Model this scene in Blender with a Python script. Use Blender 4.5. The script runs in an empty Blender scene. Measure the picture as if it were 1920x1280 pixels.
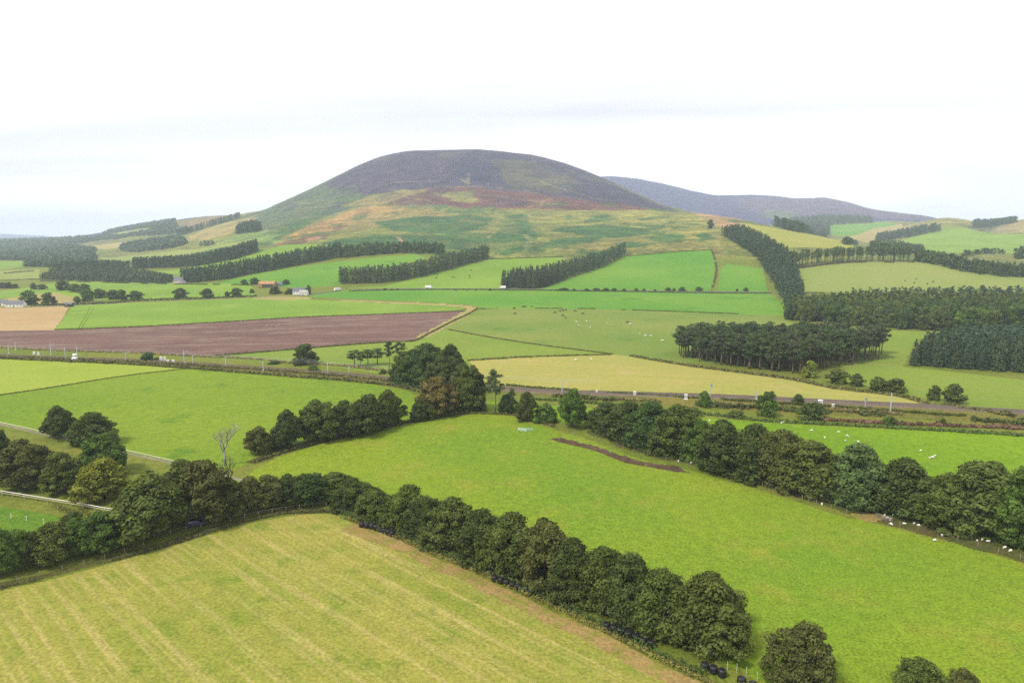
import bpy, bmesh, math, random
import numpy as np
from mathutils import Vector, Matrix

scene = bpy.context.scene
COL = scene.collection
PI = math.pi

# ------------------------------------------------------------------ camera, sky, sun, exposure
CAM_H = 68.0
FPX = 1280.0                       # focal length in pixels of a 1920 px wide picture (24 mm lens)
PITCH = math.atan(185.0 / FPX)     # the true horizon lies a third of the way down
CP, SP = math.cos(PITCH), math.sin(PITCH)
cam_data = bpy.data.cameras.new('camera')
cam_data.lens = 24.0
cam_data.sensor_width = 36.0
cam_data.clip_start = 1.0
cam_data.clip_end = 60000.0
cam = bpy.data.objects.new('camera', cam_data)
COL.objects.link(cam)
cam.location = (0, 0, CAM_H)
cam.rotation_euler = (PI / 2 - PITCH, 0, 0)
scene.camera = cam

SUN_ELEV = math.radians(52)
SUN_AZ = math.radians(-125)         # from +Y (view direction) clockwise; negative = from the left
world = bpy.data.worlds.new('World')
scene.world = world
world.use_nodes = True
wn, wl = world.node_tree.nodes, world.node_tree.links
wn.clear()
w_out = wn.new('ShaderNodeOutputWorld')
w_sky = wn.new('ShaderNodeTexSky')
w_sky.sky_type = 'NISHITA'
w_sky.sun_disc = False
w_sky.sun_elevation = SUN_ELEV
w_sky.sun_rotation = SUN_AZ
w_sky.altitude = 250
w_bg1 = wn.new('ShaderNodeBackground')
w_bg1.inputs['Strength'].default_value = 0.10
wl.new(w_sky.outputs[0], w_bg1.inputs['Color'])
# a sheet of stratus: direction projected on a flat layer, then stretched noise
w_tc = wn.new('ShaderNodeTexCoord')
w_sep = wn.new('ShaderNodeSeparateXYZ')
wl.new(w_tc.outputs['Generated'], w_sep.inputs[0])
w_z = wn.new('ShaderNodeMath'); w_z.operation = 'MAXIMUM'
wl.new(w_sep.outputs['Z'], w_z.inputs[0]); w_z.inputs[1].default_value = 0.0
w_za = wn.new('ShaderNodeMath'); w_za.operation = 'ADD'
wl.new(w_z.outputs[0], w_za.inputs[0]); w_za.inputs[1].default_value = 0.16
w_div = wn.new('ShaderNodeVectorMath'); w_div.operation = 'DIVIDE'
w_cmb = wn.new('ShaderNodeCombineXYZ')
for k in range(2):
    wl.new(w_za.outputs[0], w_cmb.inputs[k])
w_cmb.inputs[2].default_value = 1e6
wl.new(w_tc.outputs['Generated'], w_div.inputs[0])
wl.new(w_cmb.outputs[0], w_div.inputs[1])
w_map = wn.new('ShaderNodeMapping')
w_map.inputs['Scale'].default_value = (0.27, 0.42, 1)
w_map.inputs['Location'].default_value = (7.0, 2.12, 0.0)
wl.new(w_div.outputs[0], w_map.inputs[0])
w_noise = wn.new('ShaderNodeTexNoise')
w_noise.inputs['Scale'].default_value = 1.0
w_noise.inputs['Detail'].default_value = 4
w_noise.inputs['Roughness'].default_value = 0.52
w_noise.inputs['Distortion'].default_value = 0.8
wl.new(w_map.outputs[0], w_noise.inputs['Vector'])
w_ramp = wn.new('ShaderNodeValToRGB')
w_ramp.color_ramp.elements[0].position = 0.28
w_ramp.color_ramp.elements[0].color = (0.305, 0.304, 0.318, 1)
w_ramp.color_ramp.elements[1].position = 0.49
w_ramp.color_ramp.elements[1].color = (0.50, 0.502, 0.512, 1)
wl.new(w_noise.outputs['Fac'], w_ramp.inputs[0])
w_bg2 = wn.new('ShaderNodeBackground')
w_bg2.inputs['Strength'].default_value = 1.0
wl.new(w_ramp.outputs[0], w_bg2.inputs['Color'])
w_mix = wn.new('ShaderNodeMixShader')
w_mix.inputs[0].default_value = 0.92
wl.new(w_bg1.outputs[0], w_mix.inputs[1])
wl.new(w_bg2.outputs[0], w_mix.inputs[2])
wl.new(w_mix.outputs[0], w_out.inputs['Surface'])

sun_data = bpy.data.lights.new('sun', 'SUN')
sun_data.energy = 1.5
sun_data.angle = math.radians(10)
sun_data.color = (1.0, 0.955, 0.88)
sun = bpy.data.objects.new('sun', sun_data)
COL.objects.link(sun)
_sd = Vector((math.sin(SUN_AZ) * math.cos(SUN_ELEV), math.cos(SUN_AZ) * math.cos(SUN_ELEV), math.sin(SUN_ELEV)))
sun.rotation_euler = _sd.to_track_quat('Z', 'Y').to_euler()

scene.view_settings.view_transform = 'Standard'
scene.view_settings.look = 'None'
scene.view_settings.exposure = 1.46
scene.view_settings.gamma = 1.0
scene.view_settings.use_curve_mapping = False
scene.cycles.max_bounces = 4
scene.cycles.diffuse_bounces = 2
scene.cycles.glossy_bounces = 2
scene.cycles.transmission_bounces = 2
scene.cycles.volume_bounces = 2
scene.cycles.use_denoising = False
scene.cycles.use_adaptive_sampling = False

# ------------------------------------------------------------------ small helpers
def lin(c):
    c = c / 255.0
    return c / 12.92 if c <= 0.04045 else ((c + 0.055) / 1.055) ** 2.4

def C(r, g, b, k=0.5):
    """surface colour whose sunlit look in the photograph is (r, g, b)"""
    return (lin(r) * k, lin(g) * k, lin(b) * k)

def vnoise(x, y, seed=0):
    x = np.asarray(x, float); y = np.asarray(y, float)
    xi = np.floor(x).astype(np.int64); yi = np.floor(y).astype(np.int64)
    fx = x - xi; fy = y - yi
    fx = fx * fx * (3 - 2 * fx); fy = fy * fy * (3 - 2 * fy)
    def hsh(a, b):
        h = (a * 374761393 + b * 668265263 + seed * 974634777) & 0xffffffff
        h = ((h ^ (h >> 13)) * 1274126177) & 0xffffffff
        h = ((h ^ (h >> 16)) * 2246822519) & 0xffffffff
        return (h & 0xffffff) / float(0xffffff)
    a = hsh(xi, yi); b = hsh(xi + 1, yi); c = hsh(xi, yi + 1); d = hsh(xi + 1, yi + 1)
    return (a * (1 - fx) + b * fx) * (1 - fy) + (c * (1 - fx) + d * fx) * fy   # 0..1

def fnoise(x, y, seed=0, octv=4, gain=0.5):
    s = 0; a = 1; t = 0
    for k in range(octv):
        s = s + a * vnoise(x * 2 ** k, y * 2 ** k, seed + 17 * k); t += a; a *= gain
    return s / t * 2 - 1

def cub(x, xs, ys):
    """monotone cubic interpolation"""
    xs = np.asarray(xs, float); ys = np.asarray(ys, float)
    h = np.diff(xs); d = np.diff(ys) / h
    m = np.zeros_like(ys)
    m[0] = d[0]; m[-1] = d[-1]
    pos = d[:-1] * d[1:] > 0
    w1 = 2 * h[1:] + h[:-1]; w2 = h[1:] + 2 * h[:-1]
    with np.errstate(divide='ignore', invalid='ignore'):
        hm = (w1 + w2) / (w1 / d[:-1] + w2 / d[1:])
    m[1:-1] = np.where(pos, hm, 0)
    x = np.clip(x, xs[0], xs[-1])
    i = np.clip(np.searchsorted(xs, x) - 1, 0, len(xs) - 2)
    t = (x - xs[i]) / h[i]
    t2 = t * t; t3 = t2 * t
    return ((2 * t3 - 3 * t2 + 1) * ys[i] + (t3 - 2 * t2 + t) * h[i] * m[i]
            + (-2 * t3 + 3 * t2) * ys[i + 1] + (t3 - t2) * h[i] * m[i + 1])

def smooth(a, b, x):
    t = np.clip((x - a) / (b - a), 0, 1)
    return t * t * (3 - 2 * t)

def pix_uv(px, py):
    """view direction of a picture point as (sideways, upward) slopes per metre forward"""
    xc = (np.asarray(px, float) - 960) / FPX
    yc = (640 - np.asarray(py, float)) / FPX
    yy = CP + yc * SP
    return xc / yy, (-SP + yc * CP) / yy

# ------------------------------------------------------------------ the lie of the land
cols = list(np.arange(-0.87, 0.8701, 3.0 / FPX))
step = 0.01
while cols[-1] < 4.0:
    step *= 1.25
    cols.append(cols[-1] + step); cols.insert(0, -cols[-1])
UG = np.array(cols)
rows = [60.0]
while rows[-1] < 16000:
    Y = rows[-1]
    if Y < 94: d = 2.0
    elif Y < 3500: d = min(max(Y * Y * 3.0 / 87040.0, 0.3), 9.0)
    else: d = max(9.0, (Y - 3500) * 0.035 + 9)
    rows.append(Y + d)
YG = np.array(rows)
NC, NR = len(UG), len(YG)

def line(knots):
    """knots (px, py, Y): returns functions of u giving distance and height of a control line"""
    k = np.array(knots, float)
    u, v = pix_uv(k[:, 0], k[:, 1])
    o = np.argsort(u)
    return u[o], k[o, 2], (CAM_H + v * k[:, 2])[o]

L2 = line([(-900, 560, 800), (0, 562, 800), (300, 556, 800), (600, 548, 800), (960, 543, 800), (1440, 546, 790), (1920, 546, 780), (2800, 546, 780)])
L3 = line([(-900, 500, 1500), (0, 500, 1500), (200, 503, 1420), (300, 500, 1350), (480, 468, 1230), (640, 463, 1160), (800, 467, 1140), (920, 477, 1100),
           (1170, 473, 1080), (1340, 466, 1060), (1440, 474, 1020), (1560, 490, 960), (1720, 490, 960), (1920, 518, 900), (2800, 520, 900)])
L4 = line([(-900, 472, 2600), (0, 470, 2600), (200, 458, 2600), (330, 440, 2450), (450, 424, 2150), (600, 408, 1950), (800, 398, 1930), (960, 392, 1930),
           (1170, 397, 1870), (1300, 403, 1760), (1380, 413, 1600), (1470, 431, 1420), (1580, 455, 1300), (1700, 474, 1250), (1920, 482, 1200), (2800, 484, 1200)])
SKY = [(-900, 458, 5000), (-300, 455, 4700), (0, 451, 4500), (100, 449, 4300), (190, 437, 4100), (250, 428, 3950), (330, 414, 3800), (390, 407, 3700), (450, 404, 3500),
       (490, 396, 3150), (520, 385, 3050), (560, 368, 3050), (600, 348, 3060), (640, 328, 3080), (680, 309, 3110), (720, 296, 3140), (760, 289, 3170), (800, 286, 3200),
       (860, 285, 3230), (920, 287, 3230), (980, 293, 3220), (1040, 304, 3200), (1080, 316, 3170), (1120, 332, 3120), (1160, 350, 3030), (1200, 370, 2880),
       (1240, 387, 2600), (1290, 398, 2260), (1340, 406, 1980), (1400, 419, 1740), (1470, 430, 1580), (1580, 453, 1430), (1640, 470, 1400), (1920, 480, 1350), (2800, 482, 1350)]
L5 = line(SKY)
# the hills behind, on the right
BK = [(-900, 470, 5500), (700, 470, 5500), (950, 380, 5500), (1040, 345, 5500), (1100, 333, 5500), (1140, 333, 5500), (1180, 336, 5500), (1240, 346, 5500), (1300, 361, 5450), (1350, 368, 5400),
      (1400, 368, 5350), (1450, 370, 5300), (1500, 374, 5250), (1540, 373, 5200), (1580, 379, 5100), (1640, 394, 5000), (1700, 403, 4900), (1740, 408, 4800),
      (1790, 420, 4700), (1850, 440, 4700), (2200, 450, 4700), (2800, 450, 4700)]
B5 = line(BK)
B4 = line([(-900, 478, 3300), (900, 475, 3300), (1240, 430, 3300), (1450, 424, 3300), (1560, 424, 3200), (1650, 422, 3100), (1740, 425, 3000), (1900, 440, 3000), (2800, 455, 3000)])
B3 = line([(-900, 500, 1900), (1240, 478, 1900), (1450, 470, 1900), (1600, 462, 1900), (1700, 462, 1900), (1900, 470, 1900), (2800, 470, 1900)])
# the rounded hills on the far right
C5 = line([(-900, 490, 2700), (1400, 490, 2700), (1560, 455, 2700), (1640, 440, 2700), (1690, 427, 2700), (1735, 414, 2700), (1775, 409, 2700), (1810, 413, 2700), (1845, 421, 2700), (1880, 418, 2650),
           (1920, 411, 2600), (2000, 402, 2600), (2200, 396, 2600), (2800, 410, 2600)])
C4 = line([(-900, 495, 1750), (1400, 492, 1750), (1560, 474, 1750), (1640, 468, 1750), (1740, 464, 1750), (1900, 462, 1750), (2100, 458, 1750), (2800, 460, 1750)])
C3 = line([(-900, 510, 1250), (1560, 494, 1250), (1700, 492, 1250), (1920, 494, 1250), (2800, 494, 1250)])

def lay(lines_, extra):
    H = np.zeros((NC, NR))
    ev = [(cub(UG, l[0], l[1]), cub(UG, l[0], l[2])) for l in lines_]
    for i in range(NC):
        xs = [e[0][i] for e in ev]; ys = [e[1][i] for e in ev]
        xs, ys = extra(xs, ys)
        H[i] = cub(YG, xs, ys)
    return H

def ext_main(xs, ys):
    hb = ys[-1] * 0.55 if ys[-1] > 40 else ys[-1] * 0.8
    return [0, 420] + xs + [xs[-1] + 900, xs[-1] + 2500, 18000], [0, 0] + ys + [hb, min(hb * 0.6, 60), 30]
def ext_back(xs, ys):
    return [0, 1300] + xs + [xs[-1] + 1500, 18000], [-80, -60] + ys + [ys[-1] * 0.6, 40]
def ext_c(xs, ys):
    return [0, 900] + xs + [xs[-1] + 800, xs[-1] + 2000, 18000], [-80, -40] + ys + [ys[-1] * 0.5, -60, -80]
HM = lay([L2, L3, L4, L5], ext_main)
HB = lay([B3, B4, B5], ext_back)
HC = lay([C3, C4, C5], ext_c)
_k = 5.0
HG = _k * np.logaddexp(np.logaddexp(HM / _k, HB / _k), HC / _k)
HG = np.where(np.maximum(HB, HC) < HM - 60, HM, HG)
XX = UG[:, None] * YG[None, :]; YY = np.broadcast_to(YG[None, :], XX.shape)
rise = smooth(950, 1700, YY)
HG = HG + 1.1 * fnoise(XX / 130, YY / 130, 3, 2) * smooth(80, 300, YY) * (1 - 0.3 * rise)
HG = HG + rise * (8.0 * fnoise(XX / 300, YY / 420, 5, 3) + 2.6 * fnoise(XX / 90, YY / 130, 9, 2))
# the far low hill on the left edge of the valley
HG = HG + 190 * np.exp(-((XX + 8400) / 2300) ** 2 - ((YY - 10500) / 1200) ** 2)

def grid_at(u, Y, G):
    u = np.asarray(u, float); Y = np.asarray(Y, float)
    i = np.clip(np.searchsorted(UG, u) - 1, 0, NC - 2); j = np.clip(np.searchsorted(YG, Y) - 1, 0, NR - 2)
    a = np.clip((u - UG[i]) / (UG[i + 1] - UG[i]), 0, 1); b = np.clip((Y - YG[j]) / (YG[j + 1] - YG[j]), 0, 1)
    return (G[i, j] * (1 - a) + G[i + 1, j] * a) * (1 - b) + (G[i, j + 1] * (1 - a) + G[i + 1, j + 1] * a) * b

def hz(x, y):
    """ground height at a place"""
    y = np.maximum(np.asarray(y, float), 60.0)
    return grid_at(np.asarray(x, float) / y, y, HG)

def ground_pt(px, py):
    """the place on the ground that a picture point shows (first hit of the sight line)"""
    u, v = pix_uv(px, py)
    i = int(np.clip(np.searchsorted(UG, u) - 1, 0, NC - 2))
    a = float(np.clip((u - UG[i]) / (UG[i + 1] - UG[i]), 0, 1))
    h = HG[i] * (1 - a) + HG[i + 1] * a
    s = (h - CAM_H) / YG
    ok = s >= v
    if ok.any():
        j = int(np.argmax(ok))
        if j == 0: Y = YG[0]
        else:
            t = (v - s[j - 1]) / (s[j] - s[j - 1]); Y = YG[j - 1] + t * (YG[j] - YG[j - 1])
    else:
        j = int(np.argmax(s)); Y = YG[j]
    return float(u * Y), float(Y)

def W(pts):
    return np.array([ground_pt(*p) for p in pts])

def dens(poly, step=4.0, closed=False):
    """a polyline with many more points, rounded at its corners"""
    P = np.array(poly, float)
    if closed: P = np.vstack([P, P[:1]])
    d = np.r_[0, np.cumsum(np.hypot(*np.diff(P, axis=0).T))]
    n = max(2, int(d[-1] / step) + 1)
    t = np.linspace(0, d[-1], n)
    return np.c_[np.interp(t, d, P[:, 0]), np.interp(t, d, P[:, 1])]

def spline(pts, step):
    """smooth curve through places"""
    P = np.array(pts, float)
    d = np.r_[0, np.cumsum(np.hypot(*np.diff(P, axis=0).T))]
    n = max(2, int(d[-1] / step) + 1)
    t = np.linspace(0, d[-1], n)
    if len(P) < 3: return np.c_[np.interp(t, d, P[:, 0]), np.interp(t, d, P[:, 1])]
    return np.c_[cub(t, d, P[:, 0]), cub(t, d, P[:, 1])]

def offset(P, w):
    T = np.gradient(P, axis=0); T /= np.maximum(np.hypot(T[:, 0], T[:, 1]), 1e-9)[:, None]
    return P + np.c_[-T[:, 1], T[:, 0]] * w

def strip_poly(P, w):
    return np.vstack([offset(P, w / 2), offset(P, -w / 2)[::-1]])

def pip(poly, x, y):
    poly = np.asarray(poly)
    out = np.zeros(x.shape, bool)
    bb = (x >= poly[:, 0].min()) & (x <= poly[:, 0].max()) & (y >= poly[:, 1].min()) & (y <= poly[:, 1].max())
    idx = np.nonzero(bb)
    if len(idx[0]) == 0: return out
    xs, ys = x[idx], y[idx]
    r = np.zeros(xs.shape, bool)
    n = len(poly)
    for i in range(n):
        x1, y1 = poly[i]; x2, y2 = poly[(i + 1) % n]
        if y1 == y2: continue
        c = ((y1 > ys) != (y2 > ys)) & (xs < (x2 - x1) * (ys - y1) / (y2 - y1) + x1)
        r ^= c
    out[idx] = r
    return out

def dist_line(P, x, y):
    d = np.full(x.shape, 1e9)
    for (x1, y1), (x2, y2) in zip(P[:-1], P[1:]):
        vx, vy = x2 - x1, y2 - y1
        t = np.clip(((x - x1) * vx + (y - y1) * vy) / (vx * vx + vy * vy), 0, 1)
        d = np.minimum(d, np.hypot(x - x1 - t * vx, y - y1 - t * vy))
    return d

# the railway runs on a low bank right across the view
RAIL_PX = [(-260, 651), (0, 664), (240, 673), (480, 687), (655, 700), (745, 709), (900, 722), (1060, 736), (1200, 745), (1400, 757), (1560, 766), (1700, 773), (1920, 786), (2200, 803)]
RAIL = spline(W(RAIL_PX), 6.0)
_m = (YY > 200) & (YY < 560)
_d = np.full(XX.shape, 1e9)
_d[_m] = dist_line(RAIL[::4], XX[_m], YY[_m])
_lift = -0.9 + 3.7 * smooth(-20, 110, XX)
HG = HG + _lift * (1 - smooth(5.0, 12.0, _d))

# ------------------------------------------------------------------ materials
def new_mat(name, rough=0.9, spec=0.15):
    m = bpy.data.materials.new(name)
    m.use_nodes = True
    nt = m.node_tree
    b = nt.nodes['Principled BSDF']
    b.inputs['Roughness'].default_value = rough
    b.inputs['Specular IOR Level'].default_value = spec
    return m, nt, b

def mixrgb(nt, fac, a, b, mode='MIX'):
    n = nt.nodes.new('ShaderNodeMix'); n.data_type = 'RGBA'; n.blend_type = mode
    for s, val in ((n.inputs[0], fac), (n.inputs[6], a), (n.inputs[7], b)):
        if isinstance(val, bpy.types.NodeSocket): nt.links.new(val, s)
        elif isinstance(val, (int, float)): s.default_value = val
        else: s.default_value = (*val[:3], 1)
    return n.outputs[2]

def tex_noise(nt, vec, scale, detail=3, rough=0.5, dist=0.0):
    n = nt.nodes.new('ShaderNodeTexNoise')
    n.inputs['Scale'].default_value = scale
    n.inputs['Detail'].default_value = detail
    n.inputs['Roughness'].default_value = rough
    n.inputs['Distortion'].default_value = dist
    if vec is not None: nt.links.new(vec, n.inputs['Vector'])
    return n.outputs['Fac']

def rng_map(nt, val, a, b, c=0.0, d=1.0):
    n = nt.nodes.new('ShaderNodeMapRange'); n.interpolation_type = 'SMOOTHSTEP'
    nt.links.new(val, n.inputs[0])
    for i, v in enumerate((a, b, c, d)): n.inputs[i + 1].default_value = v
    return n.outputs[0]

def math_n(nt, op, a, b=None):
    n = nt.nodes.new('ShaderNodeMath'); n.operation = op
    for s, v in ((n.inputs[0], a), (n.inputs[1], b)):
        if v is None: continue
        if isinstance(v, bpy.types.NodeSocket): nt.links.new(v, s)
        else: s.default_value = v
    return n.outputs[0]

def ground_mat(name, c1, c2, c3=None, big=0.018, mid=0.12, fine=1.6, grain=0.32, stripe=None, attr=None, bump=0.5, c3_at=(0.55, 0.72), stripe2=None, bdist=0.35):
    m, nt, b = new_mat(name, 0.95, 0.08)
    geo = nt.nodes.new('ShaderNodeNewGeometry')
    P = geo.outputs['Position']
    if attr:
        at = nt.nodes.new('ShaderNodeAttribute'); at.attribute_name = attr
        col = at.outputs['Color']
        n1 = rng_map(nt, tex_noise(nt, P, big, 7, 0.72), 0.40, 0.60)
        col = mixrgb(nt, n1, mixrgb(nt, 1.0, col, c1, 'MULTIPLY'), mixrgb(nt, 1.0, col, c2, 'MULTIPLY'))
        n4 = rng_map(nt, tex_noise(nt, P, 0.045, 6, 0.7), 0.52, 0.60)
        col = mixrgb(nt, math_n(nt, 'MULTIPLY', n4, 0.5), col, mixrgb(nt, 1.0, col, (0.55, 0.66, 0.60), 'MULTIPLY'))
    else:
        n1 = rng_map(nt, tex_noise(nt, P, big, 4, 0.55), 0.32, 0.68)
        col = mixrgb(nt, n1, c1, c2)
    if c3 is not None:
        n2 = rng_map(nt, tex_noise(nt, P, mid, 5, 0.65), c3_at[0], c3_at[1])
        col = mixrgb(nt, n2, col, c3)
    if stripe:
        ang, per, sc, amt, wob = stripe
        mp = nt.nodes.new('ShaderNodeMapping')
        mp.inputs['Rotation'].default_value = (0, 0, -ang)
        nt.links.new(P, mp.inputs[0])
        mp2 = nt.nodes.new('ShaderNodeMapping')           # long streaks: noise stretched along the rows
        mp2.inputs['Scale'].default_value = (0.014, 1.0 / per, 1)
        nt.links.new(mp.outputs[0], mp2.inputs[0])
        st = rng_map(nt, tex_noise(nt, mp2.outputs[0], 1.0, 3, 0.6, wob), 0.47, 0.62)
        brk = rng_map(nt, tex_noise(nt, P, 0.06, 4, 0.65), 0.30, 0.62, 0.25, 1.0)
        col = mixrgb(nt, math_n(nt, 'MULTIPLY', math_n(nt, 'MULTIPLY', st, brk), amt), col, sc)
    if stripe2:
        ang, per, sc, amt = stripe2
        mq = nt.nodes.new('ShaderNodeMapping'); mq.inputs['Rotation'].default_value = (0, 0, -ang); nt.links.new(P, mq.inputs[0])
        wv = nt.nodes.new('ShaderNodeTexWave'); wv.bands_direction = 'Y'; wv.inputs['Scale'].default_value = 0.314 / per
        wv.inputs['Distortion'].default_value = 2.2; wv.inputs['Detail'].default_value = 2; wv.inputs['Detail Scale'].default_value = 0.6
        nt.links.new(mq.outputs[0], wv.inputs['Vector'])
        b2 = rng_map(nt, tex_noise(nt, P, 0.03, 3, 0.6), 0.35, 0.65, 0.3, 1.0)
        col = mixrgb(nt, math_n(nt, 'MULTIPLY', math_n(nt, 'MULTIPLY', wv.outputs['Fac'], b2), amt), col, sc)
    f1 = tex_noise(nt, P, fine, 4, 0.7)
    f2 = tex_noise(nt, P, fine * 0.22, 3, 0.6)
    g = math_n(nt, 'ADD', math_n(nt, 'MULTIPLY', f1, 0.78), math_n(nt, 'MULTIPLY', f2, 0.22))
    gm = rng_map(nt, g, 0.32, 0.68, 1.0 - grain, 1.0 + grain)
    cb = nt.nodes.new('ShaderNodeCombineXYZ')
    for k in range(3): nt.links.new(gm, cb.inputs[k])
    col = mixrgb(nt, 1.0, col, cb.outputs[0], 'MULTIPLY')
    nt.links.new(col, b.inputs['Base Color'])
    if bump:
        bp = nt.nodes.new('ShaderNodeBump')
        bp.inputs['Strength'].default_value = bump
        bp.inputs['Distance'].default_value = bdist
        nt.links.new(g, bp.inputs['Height'])
        nt.links.new(bp.outputs[0], b.inputs['Normal'])
    return m

def plain_mat(name, col, rough=0.7, spec=0.3, metal=0.0, var=0.15, scale=0.8):
    m, nt, b = new_mat(name, rough, spec)
    tc = nt.nodes.new('ShaderNodeTexCoord')
    n = tex_noise(nt, tc.outputs['Object'], scale, 4, 0.6)
    f = rng_map(nt, n, 0.3, 0.7, 1 - var, 1 + var)
    cb = nt.nodes.new('ShaderNodeCombineXYZ')
    for k in range(3): nt.links.new(f, cb.inputs[k])
    nt.links.new(mixrgb(nt, 1.0, col, cb.outputs[0], 'MULTIPLY'), b.inputs['Base Color'])
    b.inputs['Metallic'].default_value = metal
    return m

GM = {}
_ha = W([(720, 1000), (1300, 1270)]); HAYDIR = math.atan2(*(_ha[1] - _ha[0])[::-1])
GM['hay'] = ground_mat('mown_hay', C(184, 176, 84), C(168, 170, 72), C(142, 160, 56), big=0.03, mid=0.11, stripe=(HAYDIR, 1.5, C(214, 194, 120), 0.72, 0.12), grain=0.34, stripe2=(HAYDIR, 6.5, C(150, 162, 60), 0.42), c3_at=(0.5, 0.7))
GM['bare'] = ground_mat('bare_strip', C(188, 158, 98), C(176, 150, 88), C(156, 154, 66), c3_at=(0.46, 0.62), mid=0.2, grain=0.34, stripe=(HAYDIR, 1.6, C(205, 172, 118), 0.5, 0.4))
GM['lush'] = ground_mat('lush_grass', C(158, 176, 46), C(126, 162, 44), C(164, 170, 60), big=0.008, mid=0.05, fine=2.0, grain=0.42, c3_at=(0.48, 0.74))
GM['lush2'] = ground_mat('lush_grass_sheep_field', C(142, 176, 34), C(128, 166, 34), C(150, 174, 44), big=0.014, mid=0.05, grain=0.33)
GM['mid'] = ground_mat('mid_grass', C(130, 162, 42), C(148, 172, 48), C(112, 150, 40), big=0.010, mid=0.04, fine=2.0, grain=0.42)
GM['lime'] = ground_mat('lime_grass', C(168, 188, 62), C(184, 196, 78), C(160, 184, 54), big=0.012, mid=0.04, grain=0.22)
GM['paddock'] = ground_mat('paddock_grass', C(118, 154, 44), C(104, 144, 42), C(136, 162, 50), big=0.03, mid=0.1, grain=0.33)
GM['rough'] = ground_mat('rough_grass', C(126, 142, 50), C(146, 148, 62), C(108, 130, 44), big=0.03, mid=0.12, grain=0.4)
GM['verge'] = ground_mat('tall_verge_grass', C(150, 150, 58), C(122, 138, 48), C(178, 158, 84), big=0.08, mid=0.25, grain=0.45, bump=0.9)
GM['shade'] = ground_mat('hedge_bottom', C(96, 108, 46), C(112, 104, 56), C(84, 84, 46), big=0.1, mid=0.3, grain=0.45)  # ditch and hedge foot ground, tree shade painted into its colour
GM['plough'] = ground_mat('ploughed_earth', C(142, 108, 98), C(128, 96, 88), C(156, 124, 112), big=0.012, mid=0.03, stripe=(math.radians(8), 5.0, C(168, 142, 124), 0.9, 0.3), grain=0.24, bump=0.8)
GM['straw'] = ground_mat('barley_stubble', C(214, 182, 128), C(204, 168, 116), C(196, 186, 122), big=0.01, mid=0.03, stripe=(math.radians(5), 6.0, C(228, 200, 150), 0.6, 0.3), grain=0.2)
GM['crop'] = ground_mat('spring_green_grass', C(152, 184, 64), C(134, 170, 54), C(160, 184, 74), big=0.01, mid=0.03, grain=0.2)
GM['emerald'] = ground_mat('emerald_grass', C(104, 164, 46), C(134, 176, 58), C(98, 156, 46), big=0.006, mid=0.02, grain=0.2)
GM['pasture'] = ground_mat('grazed_pasture', C(132, 158, 64), C(156, 166, 78), C(112, 150, 58), big=0.008, mid=0.03, grain=0.24)
GM['pasture2'] = ground_mat('pale_pasture', C(152, 172, 66), C(136, 162, 58), C(162, 170, 76), big=0.01, mid=0.04, grain=0.24)
GM['yellow'] = ground_mat('cut_silage', C(200, 188, 100), C(188, 184, 94), C(212, 188, 118), big=0.014, mid=0.04, stripe=(math.radians(-14), 5.5, C(176, 182, 88), 0.7, 0.4), grain=0.22)
GM['pale'] = ground_mat('pale_hill_pasture', C(166, 176, 92), C(156, 172, 84), C(176, 176, 100), big=0.006, mid=0.02, grain=0.22)
GM['olive'] = ground_mat('dry_hill_grass', C(190, 186, 88), C(176, 180, 82), C(196, 184, 96), big=0.006, mid=0.02, grain=0.2)
GM['tan'] = ground_mat('bleached_grass', C(196, 178, 112), C(184, 170, 104), C(172, 172, 96), big=0.008, mid=0.03, grain=0.2)
GM['bank'] = ground_mat('railway_bank', C(150, 140, 70), C(120, 126, 56), C(158, 128, 84), big=0.05, mid=0.2, grain=0.4, bump=0.9)
GM['gravel'] = ground_mat('farm_lane', C(178, 166, 142), C(160, 150, 126), C(140, 142, 92), big=0.1, mid=0.3, grain=0.25)
GM['road'] = ground_mat('road_tarmac', C(128, 126, 122), C(118, 118, 114), None, big=0.05, grain=0.12)
GM['ballast'] = ground_mat('track_ballast', C(152, 134, 114), C(136, 118, 102), C(124, 108, 84), big=0.2, mid=0.6, fine=4, grain=0.3)
GM['hill'] = ground_mat('hill_cover', (0.70, 0.76, 0.76), (1.24, 1.18, 1.10), None, big=0.016, fine=0.11, grain=0.42, attr='cover', bump=1.0, bdist=2.5)

# ------------------------------------------------------------------ fields, laid out as places on the ground
FIELDS = []     # name, label, material key, outline (world)
def field(name, label, mk, px, smoothed=False):
    FIELDS.append((name, label, mk, W(px)))
def strip(name, label, mk, px, width, world_pts=None):
    P = spline(world_pts if world_pts is not None else W(px), 2.0 if len(px) > 7 else max(width * 0.6, 2.0))
    k = np.arange(len(P))
    j1 = 0.28 * width * fnoise(P[:, 0] / 7, P[:, 1] / 7, 3, 3); j2 = 0.28 * width * fnoise(P[:, 0] / 7, P[:, 1] / 7, 8, 3)
    if mk in ('gravel',): j1 = j2 = 0 * j1
    FIELDS.append((name, label, mk, np.vstack([offset(P, (width / 2 + j1)[:, None]), offset(P, -(width / 2 + j2)[:, None])[::-1]])))

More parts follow.
